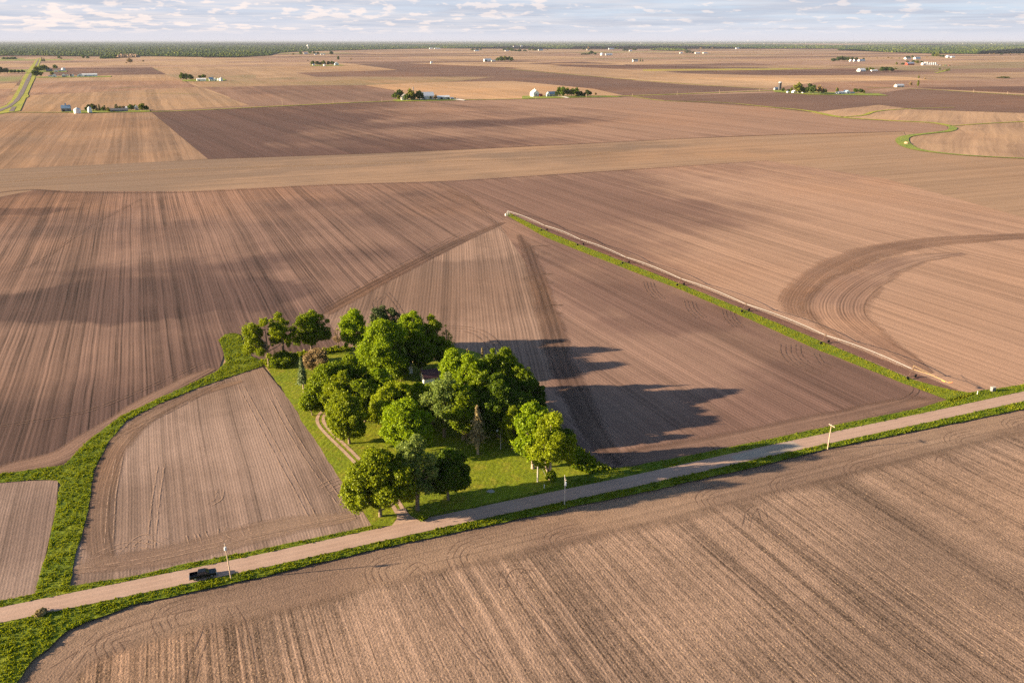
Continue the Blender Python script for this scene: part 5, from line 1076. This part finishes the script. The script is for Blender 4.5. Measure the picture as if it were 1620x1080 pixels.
# --- white gabled barn
fb("white gabled barn with a tall roof and red shed beside it", "barn", 848.3, 153.4, 10.6, 143.4, 17, M_WHITE, M_WHROOF, "barn", ridge='ns', cup=True)
fb("red lean shed at the right of the white gabled barn", "shed", 856, 153.4, 5, 149.4, 7, M_RED, M_RED, "shed")
fb("white house with a blue grey roof left of the dark tree clump", "house", 875, 153, 17, 145.7, 10, M_CREAM, M_BLUEROOF, "house", eave=.5, chim=True)
fb("white gable end of the house with the blue grey roof", "house", 867.5, 153.3, 6, 146.8, 5, M_WHITE, M_WHROOF, "house", ridge='ns')
sheet("driveway", [(879, 153.4), (893, 153.1), (901, 155.4), (896, 155.8), (888, 154)], .95, flat_mat("pale_gravel_drive", (.62, .56, .5), .9, .2, .1, .1), "pale gravel drive before the house with the blue grey roof", "driveway")
trees("by the blue grey roofed house", [('d', 880, 153.5, 145.5, 5), ('g', 885, 153, 139, 9), ('g', 891, 153.8, 138.6, 11), ('y', 897, 152.5, 139.4, 9), ('g', 904.5, 153.7, 140.6, 11), ('g', 911.8, 152.5, 138.9, 9), ('d', 915, 153.5, 146, 8), ('d', 919.7, 153.6, 145, 8), ('y', 911.5, 154, 150, 5), ('g', 924, 153.4, 147.5, 5), ('g', 929.5, 153.6, 143, 12), ('b', 942, 151.8, 146.9, 5)])
# --- dark silo farm
bin_("tall dark blue silo with a pale cap at the right hand farm", 1233, 142.5, 5, 129.8, M_DARKSILO, M_METAL, "silo", "silo", dome=True, cone=.14)
fb("small blue roofed shed at the foot of the dark silo", "shed", 1228.5, 143, 6, 138.8, 7, M_GREYWALL, M_BLUEROOF, "shed")
fb("white house half hidden under the round trees of the silo farm", "house", 1257.5, 147.6, 6, 143.8, 7, M_WHITE, M_WHROOF, "house", ridge='ns')
fb("grey shed under the round trees of the silo farm", "shed", 1265, 147.7, 5, 144.6, 7, M_GREYWALL, M_GREYROOF, "shed")
fb("tiny white hut at the left of the silo farm trees", "shed", 1246.8, 147.4, 2.4, 144.7, 4, M_WHITE, M_WHROOF, "shed")
fb("small blue grey shed between the tree groups of the silo farm", "shed", 1272, 148, 5, 145.6, 6, M_WHITE, M_BLUEROOF, "shed")
fb("long white shed right of the silo farm trees", "shed", 1331.5, 149.2, 13, 145.6, 11, M_WHITE, M_WHROOF, "shed", eave=.65)
fb("pale blue arched barn beside the long white shed", "barn", 1342, 149, 8.5, 143.6, 13, M_WHITE, M_BLUEROOF, "barn", ridge='ns')
fb("low pale shed at the right end of the silo farm", "shed", 1350, 148.8, 6, 146.4, 7, M_CREAM, M_BLUEROOF, "shed")
trees("at the dark silo farm", [('d', 1238.7, 146.5, 139.8, 5), ('d', 1246.5, 146.5, 141.8, 6), ('y', 1251.5, 147, 139, 5), ('y', 1262, 147.8, 132.3, 15), ('y', 1268.8, 147.7, 137, 7), ('d', 1275, 148, 139, 8), ('g', 1280, 149, 133, 10), ('g', 1286, 150, 135.4, 11), ('b', 1294.5, 149.5, 135.3, 9), ('b', 1299.5, 149, 138.5, 6), ('d', 1302, 148.8, 141.8, 6), ('g', 1306, 148.4, 141, 4), ('y', 1323.7, 148.8, 139.6, 5), ('g', 1353.5, 147.6, 141, 8), ('g', 1361, 148.6, 141.2, 9), ('y', 1366, 148.8, 143.4, 5)])
trees("right of the silo farm", [('b', 1440, 137.5, 130, 5), ('y', 1451.5, 138.5, 127.5, 4), ('y', 1453, 125, 120.6, 3), ('b', 1463, 126, 123.5, 4)])
fb("low white roofed shed alone beyond the field right of the silo farm", "shed", 1424.5, 138.2, 16, 133.8, 10, M_CREAM, M_WHROOF, "shed", eave=.5)
# --- farm with dark tree block
fb("white sheds roof left of the block of dark trees", "shed", 1365, 113.4, 12, 108.8, 18, M_WHITE, M_WHROOF, "shed", eave=.5)
fb("long low white shed just left of the block of dark trees", "shed", 1384, 113.2, 13, 111, 10, M_WHITE, M_WHROOF, "shed")
trees("by the long low white shed", [('g', 1371, 113, 108, 4), ('y', 1376.5, 112.6, 107, 5), ('g', 1381, 112, 108, 4), ('d', 1395, 113.6, 106.4, 9), ('d', 1401.5, 113.6, 106.4, 8), ('d', 1408, 113.8, 107, 9), ('d', 1411.5, 113.8, 108.5, 5), ('y', 1417, 110.4, 108, 6)])
# --- bins and red shed
fb("red and white roofed shed left of the row of bins", "shed", 1441, 103.2, 15, 98.8, 16, M_RED, M_METAL, "shed", eave=.5)
for i, x in enumerate((1459.5, 1463, 1466.3, 1469.6, 1472.9, 1476.2, 1479.5)):
    bin_(("leftmost of the seven shiny bins" if i == 0 else "rightmost of the seven shiny bins" if i == 6 else ORD[i] + " from left of the seven shiny bins") + " by the red shed", x, 103.3, 3.6 if i else 5, 99.2 - (.9 if i in (1, 2) else 0), group="row of seven grain bins")
trees("by the seven shiny bins", [('y', 1418, 103, 99, 4), ('g', 1428, 103, 100, 5), ('g', 1435.5, 99.6, 96.4, 5), ('g', 1444.5, 99.6, 95.3, 5), ('y', 1450.3, 101, 96, 7), ('g', 1457.5, 99.8, 97, 6)])
def far_vehicle(label, px, by, w, col, name="farm_trailer", cat="farm trailer", grp=None):
    b = G(px, by); L = wpx(by, w); m = flat_mat("paint", col, .5, .4, .05); root = empty(name, (b.x, b.y, .9), label, cat, grp, AE)
    k = MB(); k.prism([(-L / 2, .9), (L / 2, .9), (L / 2, 2.0), (L * .32, 2.2), (L * .1, 3.0), (-L * .25, 3.0), (-L * .3, 2.1), (-L / 2, 2.0)], -1.1, 1.1); k.build("body", m, root)
    for x in (-L * .32, L * .32):
        for s in (-1, 1): k = MB(); k.tube([(x, s * .95, .55), (x, s * 1.2, .55)], .6, 12); k.build("wheel", M_TYRE, root)
far_vehicle("pale blue farm machine right of the shiny bins", 1483.5, 104, 4, (.35, .5, .65)); far_vehicle("white farm machine second right of the shiny bins", 1488, 104.2, 4, (.7, .7, .7))
far_vehicle("yellow green farm machine in the row by the bins", 1492.8, 104.4, 3.5, (.4, .42, .03)); far_vehicle("green farm machine in the row by the bins", 1496.5, 104.5, 3.5, (.05, .25, .06)); far_vehicle("red farm machine at the right end of the row", 1502.5, 104.7, 5, (.35, .05, .03))
far_vehicle("white car nearest on the far paved road", 44.3, 127.8, 1.6, (.8, .8, .8), "car", "car"); far_vehicle("white car farther up on the far paved road", 48.6, 122.4, 1.3, (.8, .8, .8), "car", "car")
# --- others
fb("grey roofed shed left of a pair before the right woods", "shed", 1437.5, 94, 11, 90.8, 20, M_WHITE, M_GREYROOF, "shed", ridge='ew', eave=.4)
fb("grey roofed shed right of a pair before the right woods", "shed", 1452.5, 94, 11, 90.6, 20, M_WHITE, M_BLUEROOF, "shed", eave=.4)
trees("by the grey roofed sheds", [('g', 1436, 91.8, 89, 7), ('d', 1443.3, 91.4, 88.2, 4), ('b', 1467, 91.4, 89.4, 3), ('b', 1387.5, 93.4, 91, 3), ('b', 1397, 93.5, 92, 3), ('b', 1405, 93, 90.6, 3), ('b', 1410, 93.4, 91.4, 5), ('g', 1423, 93.5, 91.6, 3)])
fb("white domed shed at the edge of the right woods", "shed", 1501, 91.2, 5, 88.2, 20, M_WHITE, M_WHROOF, "shed"); fb("long white shed at the edge of the right woods", "shed", 1508, 91.3, 8, 89.4, 14, M_WHITE, M_WHROOF, "shed")
trees("at the right woods edge", [('g', 1476, 90.5, 84.5, 5), ('y', 1481.5, 90.8, 83.4, 7), ('g', 1487, 91, 87, 5), ('d', 1491.5, 91.3, 87.2, 4)])
trees("by the red roofed far shed", [('d', 1318, 98.4, 92.7, 8), ('d', 1324.5, 97.6, 90.5, 8), ('g', 1330, 97.4, 89, 8), ('d', 1335.5, 97.2, 90.5, 8), ('g', 1341, 97, 91, 7), ('d', 1347.5, 97, 91, 6), ('d', 1353.6, 96.4, 91.4, 6), ('b', 1344, 97.4, 92.5, 3), ('d', 1366, 96, 92, 3)])
fb("white house in the clump of dark trees", "house", 1346.5, 97.7, 4, 94.6, 10, M_WHITE, M_WHROOF, "house", ridge='ns'); fb("white shed with a red roof right of the dark clump", "shed", 1354, 97.6, 6, 94, 12, M_WHITE, M_RED, "shed"); fb("long white shed right of the red roofed one", "shed", 1364, 97.4, 12, 94.2, 14, M_WHITE, M_BLUEROOF, "shed")
trees("at the gable end farm", [('g', 495, 103.8, 97, 6), ('d', 502, 103.5, 97.4, 8), ('y', 512, 103.5, 96.3, 7), ('d', 519, 103.4, 97.4, 6), ('g', 526, 103.4, 97, 7), ('d', 507, 103.5, 99, 6)])
fb("white gable end house at the small dark treed farm", "house", 533, 103.7, 6.4, 98.8, 12, M_WHITE, M_BLUEROOF, "house", ridge='ns'); fb("tiny white shed at the left of the small dark treed farm", "shed", 496.3, 104.2, 3, 101.8, 6, M_WHITE, M_WHROOF, "shed"); bin_("small white bin before the small dark treed farm", 513.3, 104.8, 3.4, 101.7, M_WHITE)
trees("standing singly beyond the small dark treed farm", [('g', 535.6, 96.3, 89, 4), ('b', 555, 96, 92.6, 3), ('b', 487, 97, 95.5, 3)])
fb("white square tank hut alone on the brown field", "shed", 683, 101, 3, 97.5, 8, M_WHITE, M_METAL, "shed")
fb("white barn with annex left of the tree row near the centre", "barn", 772, 97.6, 12, 93.2, 16, M_WHITE, M_WHROOF, "barn", eave=.5); fb("low pale shed by the tree row near the centre", "shed", 781, 97.8, 7, 95.4, 9, M_CREAM, M_WHROOF, "shed")
trees("by the annexed white barn", [('g', 787.5, 97.8, 91.4, 7), ('d', 793, 97.6, 90, 8), ('y', 799, 97.4, 89.2, 8), ('g', 805, 97.4, 89.5, 7), ('g', 809.5, 98.2, 91, 7), ('d', 769, 98, 95, 4)])
trees("by the white domed bin", [('d', 921, 87.4, 85, 5), ('d', 926.5, 87.4, 84.8, 6), ('g', 935.5, 87.2, 80.8, 8), ('d', 941.5, 87.3, 84, 5), ('g', 931, 87.3, 84, 5)])
bin_("white domed bin at centre far", 952, 88, 5, 83.8, M_WHITE, dome=True); fb("long white shed right of the white domed bin", "shed", 963.5, 88, 12, 85, 14, M_WHITE, M_WHROOF, "shed", eave=.6)
fb("small white house with a dark roof beside two cypress like trees", "house", 1005.5, 97.8, 9, 94, 10, M_WHITE, M_GREYROOF, "house", eave=.5)
trees("beside the small dark roofed white house", [('c', 1013, 97.6, 92.9, 2.6), ('c', 1016.8, 97.6, 94, 2.4)])
trees("by the far white sheds", [('b', 1083.5, 84.8, 80.5, 3), ('d', 1087, 84.8, 81, 5), ('g', 1091.5, 84.8, 81.4, 5), ('d', 1096, 84.8, 82, 5)])
fb("low white shed left of the trees right of centre far off", "shed", 1078, 85, 5, 83, 10, M_WHITE, M_WHROOF, "shed"); fb("long white shed right of the trees right of centre far off", "shed", 1104, 85.2, 9, 83.2, 12, M_WHITE, M_WHROOF, "shed"); fb("last white shed in the row right of centre far off", "shed", 1116, 85, 8, 83.2, 12, M_WHITE, M_METAL, "shed")
trees("below the water tower", [('g', 475.5, 87.5, 81.3, 5), ('g', 490.5, 85.6, 80.6, 6), ('g', 503, 86.6, 82.5, 5), ('d', 524.3, 87.5, 81.2, 7), ('b', 463.5, 88, 84.2, 5), ('g', 497, 86.4, 82, 5)])
fb("tiny blue roofed house below the water tower", "house", 484, 85.7, 6, 83.4, 9, M_WHITE, M_BLUEROOF, "house"); fb("tiny white house right of the blue roofed one", "house", 499.5, 87.3, 4, 85.4, 9, M_WHITE, M_WHROOF, "house"); fb("white shed left of a round lone tree", "shed", 509, 87.4, 3, 85.3, 9, M_WHITE, M_WHROOF, "shed"); fb("white shed beside a round lone tree", "shed", 513, 87.4, 3, 85.3, 9, M_WHITE, M_METAL, "shed")
fb("white barn at the far edge of the centre woods", "barn", 682.5, 77.7, 6, 75.9, 20, M_WHITE, M_WHROOF, "barn"); fb("long white barn at the far edge of the centre woods", "barn", 692, 77.8, 10, 76.2, 20, M_WHITE, M_WHROOF, "barn")
trees("by the white roof beyond", [('g', 748, 80.8, 77.4, 6), ('g', 755, 80.6, 77.2, 6), ('d', 761, 80, 76.2, 4), ('d', 798, 81, 77.4, 7), ('g', 804, 81, 76, 6), ('g', 810, 81.6, 76.6, 8)])
fb("white roof among trees beyond the centre fields", "house", 754.5, 81.3, 8, 79.4, 12, M_WHITE, M_WHROOF, "house"); fb("white roof beside the taller clump beyond the centre fields", "house", 802, 81.6, 6, 79.6, 12, M_WHITE, M_WHROOF, "house")
trees("in the hedge right of the centre clump", [('g', 815, 82, 78.6, 8), ('d', 822, 82.4, 78.4, 8), ('d', 831, 82, 79, 7), ('g', 838, 80.6, 76.3, 5), ('g', 846, 80.5, 78, 7), ('d', 851, 80, 76.8, 5), ('b', 866, 79.8, 77.8, 4)])
fb("blue grey roofed farm in the hedge right of the centre clump", "barn", 855.5, 80.4, 8, 78, 12, M_WHITE, M_BLUEROOF, "barn")
trees("on the far centre field", [('d', 923, 79.5, 76, 5), ('d', 928, 79.6, 76.2, 5), ('b', 931, 79.5, 74, 4), ('d', 957, 77.6, 74, 8), ('g', 976, 78.6, 75, 8), ('d', 988, 81.4, 78, 8), ('d', 993, 81.3, 78.2, 6), ('g', 1004, 81, 76, 7), ('b', 1109, 78.6, 75, 5), ('g', 1118, 78.4, 74.8, 6), ('b', 1127, 77.6, 75.4, 5)])
fb("white farm buildings on the far centre field", "barn", 968, 78.6, 11, 76.4, 15, M_WHITE, M_WHROOF, "barn"); fb("tan barn beside dark trees on the far centre field", "barn", 931, 79.9, 5, 77.2, 12, M_CREAM, M_BROWNROOF, "barn"); fb("white roofed house right of the low dark hedge", "house", 998, 81.6, 5, 79.4, 12, M_WHITE, M_WHROOF, "house")
fb("white sheds at the edge of the far right woods", "shed", 1167, 77.8, 6, 75.6, 18, M_WHITE, M_WHROOF, "shed"); fb("red roofed barn on the horizon edge left of centre", "barn", 815, 74.6, 6, 72.4, 20, M_WHITE, M_RED, "barn"); fb("white barn among the centre woods edge", "barn", 825.5, 74.2, 3, 72.4, 20, M_WHITE, M_WHROOF, "barn")
trees("scattered at far right", [('g', 1551, 81.4, 79, 5), ('b', 1566, 86.6, 84.4, 4), ('b', 1573, 87, 84.6, 4), ('g', 1584, 87, 85.4, 5), ('b', 1598, 87.2, 85, 4), ('b', 1612, 87.6, 85.6, 4), ('g', 1486.5, 111.5, 108, 3), ('y', 1497, 113, 110.5, 5), ('g', 1501, 111.5, 109, 4), ('g', 1590, 124.4, 121.8, 14), ('g', 1580, 124.6, 122.5, 8)])
# water tower, mast, turbines
b = G(487.5, 78); wt = empty("water_tower", (b.x, b.y, 0), "white water tower rising above the left woods", "water tower"); s_ = b.y / 9000 * 1.0
hh = hpx(78, 71); m = MB(); m.tube([(0, 0, -1), (0, 0, hh * .08), (0, 0, hh * .62)], [hh * .10, hh * .07, hh * .06], 16); m.build("stem", M_WHITE, wt)
m = MB(); rr = wpx(78, 3.6) / 2; m.tube([(0, 0, hh * .58), (0, 0, hh * .66), (0, 0, hh * .78), (0, 0, hh * .90), (0, 0, hh * .98), (0, 0, hh)], [rr * .3, rr * .8, rr, rr * .95, rr * .5, rr * .1], 20); m.build("tank", M_WHITE, wt)
b = G(650, 73); hh = hpx(73, 59.5); ms = empty("radio_mast", (b.x, b.y, 0), "thin radio mast on the horizon left of centre", "radio mast"); m = MB(); rr = .9
for k in range(3): m.tube([(rr * math.cos(k * 2.09) * 1.2, rr * math.sin(k * 2.09) * 1.2, -1), (rr * math.cos(k * 2.09) * .5, rr * math.sin(k * 2.09) * .5, hh)], .3, 5)
for k in range(14): m.tube([(rr * math.cos(j * 2.09), rr * math.sin(j * 2.09), hh * k / 14) for j in (0, 1, 2, 0)], .15, 4)
m.build("lattice", M_GREYPOLE, ms); m = MB(); m.tube([(0, 0, hh), (0, 0, hh * 1.05)], .3, 6); m.build("antenna", M_METAL, ms)
for i, (px, ty) in enumerate(((1053, 63.4), (1077, 63.6), (1085, 63), (1116.5, 62.4), (1138.5, 62), (1183, 62.8), (1209, 63.2))):
    by = 68.2; b = G(px, by); hh = hpx(by, ty); t = empty("wind_turbine", (b.x, b.y, 0), (ORD[i] + (" from left" if i else "")) + " of the tiny white wind turbines on the right horizon", "wind turbine", "wind turbines on the horizon", i * .4)
    m = MB(); m.tube([(0, 0, -1), (0, 0, hh * .68)], [4, 2.5], 8); m.build("tower", M_WHITE, t); m = MB(); m.box((0, 0, hh * .69), (8, 4, 4)); n_ = m.build("nacelle", M_WHITE, t)
    for k in range(3):
        a = k * 2.094 + i; m = MB(); m.tube([(-0, -4.5, hh * .69), (math.sin(a) * hh * .16, -4.5, hh * .69 + math.cos(a) * hh * .16), (math.sin(a) * hh * .3, -4.5, hh * .69 + math.cos(a) * hh * .3)], [2.2, 2.0, .6], 5); m.build("blade", M_WHITE, n_)

# ================================================================== WOODS (far off, read as one mass)
def canopy_mat(name, a, b):
    m, N, out = new_mat(name); t = N.node('ShaderNodeAttribute', attribute_name='tint').outputs['Fac']; n = N.noise(N.pos(), .22, 3, .7)
    col = N.scale(N.mix(t, a, b), N.rng(n, .3, .7, .6, 1.4)); principled(N, out, col, .95, .05); return m
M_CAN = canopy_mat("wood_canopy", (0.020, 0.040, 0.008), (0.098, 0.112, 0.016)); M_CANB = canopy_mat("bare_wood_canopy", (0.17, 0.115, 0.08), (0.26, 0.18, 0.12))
_ico = bmesh.new(); bmesh.ops.create_icosphere(_ico, subdivisions=2, radius=1.0); IV = np.array([v.co[:] for v in _ico.verts]); IF = np.array([[v.index for v in f.verts] for f in _ico.faces]); _ico.free()
def woods(label, poly, n, hm, mat=M_CAN, seed=3, minpx=1.5):
    r = np.random.default_rng(seed); a = np.array(poly); lo, hi = a.min(0), a.max(0); X, Y = [], []
    while len(X) < n:
        x, y = r.uniform(lo[0], hi[0], 4000), r.uniform(lo[1], hi[1], 4000); k = inside(poly, x, y); X += list(x[k]); Y += list(y[k])
    X, Y = np.array(X[:n]), np.array(Y[:n])
    VV, FF, TT = [], [], []
    gap = smooth_noise(X / 8, Y * 2.2, 7.0, seed); big = smooth_noise(X / 14, Y * 1.2, 8.0, seed + 3)
    for i in range(n):
        if gap[i] < -.75: continue
        b = G(X[i], Y[i]); z = depth(Y[i]); rad = max(hm * .36, minpx * z / FPX * r.uniform(.7, 1.15)); rad = min(rad * r.choice([.8, 1.0, 1.5]), 60); h = hm * r.uniform(.6, 1.15)
        ph = r.uniform(0, 6, 3); d = 1 + .28 * np.sin(IV[:, 0] * 4 + ph[0]) * np.sin(IV[:, 1] * 4 + ph[1]) + .2 * np.sin(IV[:, 2] * 5 + ph[2]) + .07 * r.normal(size=len(IV))
        V = IV * d[:, None] * np.array([rad, rad, h * .55]); V[:, 2] += h * .5; V += np.array([b.x, b.y, 0]); FF.append(IF + len(VV) * len(IV)); VV.append(V); TT.append(np.full(len(IV), np.clip(.34 + .18 * gap[i] + .50 * big[i] + .17 * r.normal(), 0, 1)))
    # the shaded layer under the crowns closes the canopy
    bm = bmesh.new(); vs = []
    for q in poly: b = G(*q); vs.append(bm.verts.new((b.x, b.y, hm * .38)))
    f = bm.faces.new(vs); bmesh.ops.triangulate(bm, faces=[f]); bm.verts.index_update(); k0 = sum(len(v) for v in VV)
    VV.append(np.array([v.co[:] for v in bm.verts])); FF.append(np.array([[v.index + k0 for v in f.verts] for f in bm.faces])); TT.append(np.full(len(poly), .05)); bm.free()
    return tag(mesh_np("woods", np.concatenate(VV), np.concatenate(FF), mat, None, np.concatenate(TT), False), label, "woods", None, 'stuff')
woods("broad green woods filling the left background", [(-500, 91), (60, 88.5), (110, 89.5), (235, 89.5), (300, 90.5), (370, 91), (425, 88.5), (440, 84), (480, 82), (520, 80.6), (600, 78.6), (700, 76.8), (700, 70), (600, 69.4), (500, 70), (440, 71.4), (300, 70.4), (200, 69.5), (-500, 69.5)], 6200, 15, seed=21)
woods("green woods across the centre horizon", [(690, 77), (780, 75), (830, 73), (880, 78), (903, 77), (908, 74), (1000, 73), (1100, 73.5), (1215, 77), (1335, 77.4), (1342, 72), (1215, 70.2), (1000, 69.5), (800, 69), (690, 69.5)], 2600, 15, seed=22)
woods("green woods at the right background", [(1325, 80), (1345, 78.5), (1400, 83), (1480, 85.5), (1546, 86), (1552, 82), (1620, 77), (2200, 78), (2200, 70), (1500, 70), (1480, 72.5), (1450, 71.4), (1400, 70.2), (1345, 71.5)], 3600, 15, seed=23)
woods("hedge like wood on the far centre right field", [(1028, 79.6), (1062, 81), (1092, 80.4), (1078, 77), (1040, 76.6)], 150, 14, seed=24)
woods("pale leafless thicket at the front of the left woods", [(185, 92), (218, 91), (218, 87), (187, 88)], 120, 12, M_CANB, 25)
woods("dark thicket left of the pale leafless one", [(158, 93.4), (185, 92.6), (184, 89), (160, 90)], 90, 12, M_CAN, 26)
woods("hedge trees at left before the woods", [(5, 94), (24, 93.8), (24, 92), (6, 92.6)], 40, 9, M_CAN, 27)
woods("bluish tree lines on the far horizon", [(-100, 69), (300, 69.4), (800, 68.6), (1300, 69), (1720, 69.6), (1720, 66.5), (800, 66.2), (-100, 66.4)], 1500, 16, seed=28, minpx=1.4)
r_ = random.Random(5); mw = MB()
for i in range(130):
    px = r_.uniform(-20, 1640); py = r_.uniform(67.3, 69.5); p = G(px, py); k = r_.uniform(15, 60); mw.box((p.x, p.y, 6), (k, 20, r_.uniform(9, 20)), AE)
tag(mw.build("town_buildings", M_WHITE), "tiny pale roofs of distant towns scattered on the horizon", "town", None, 'stuff')

# drifting dust behind a tractor, and the air
def vol(name, density, col):
    m, N, out = new_mat(name); v = N.node('ShaderNodeVolumePrincipled'); v.inputs['Density'].default_value = density; N.set(v.inputs['Color'], col); v.inputs['Anisotropy'].default_value = 0.0
    N.l.new(v.outputs[0], out.inputs['Volume']); return m
HAZE = 1.6e-5
mb = MB(); mb.box((0, 0, (HCAM + 12 - 1.0) / 2), (150000, 150000, HCAM + 12 + 1.0)); hz = mb.build("haze", vol("haze_air", HAZE, (0.36, 0.41, 0.52)))
tag(hz, "thin bluish summer haze over the whole plain", "haze", None, 'stuff')
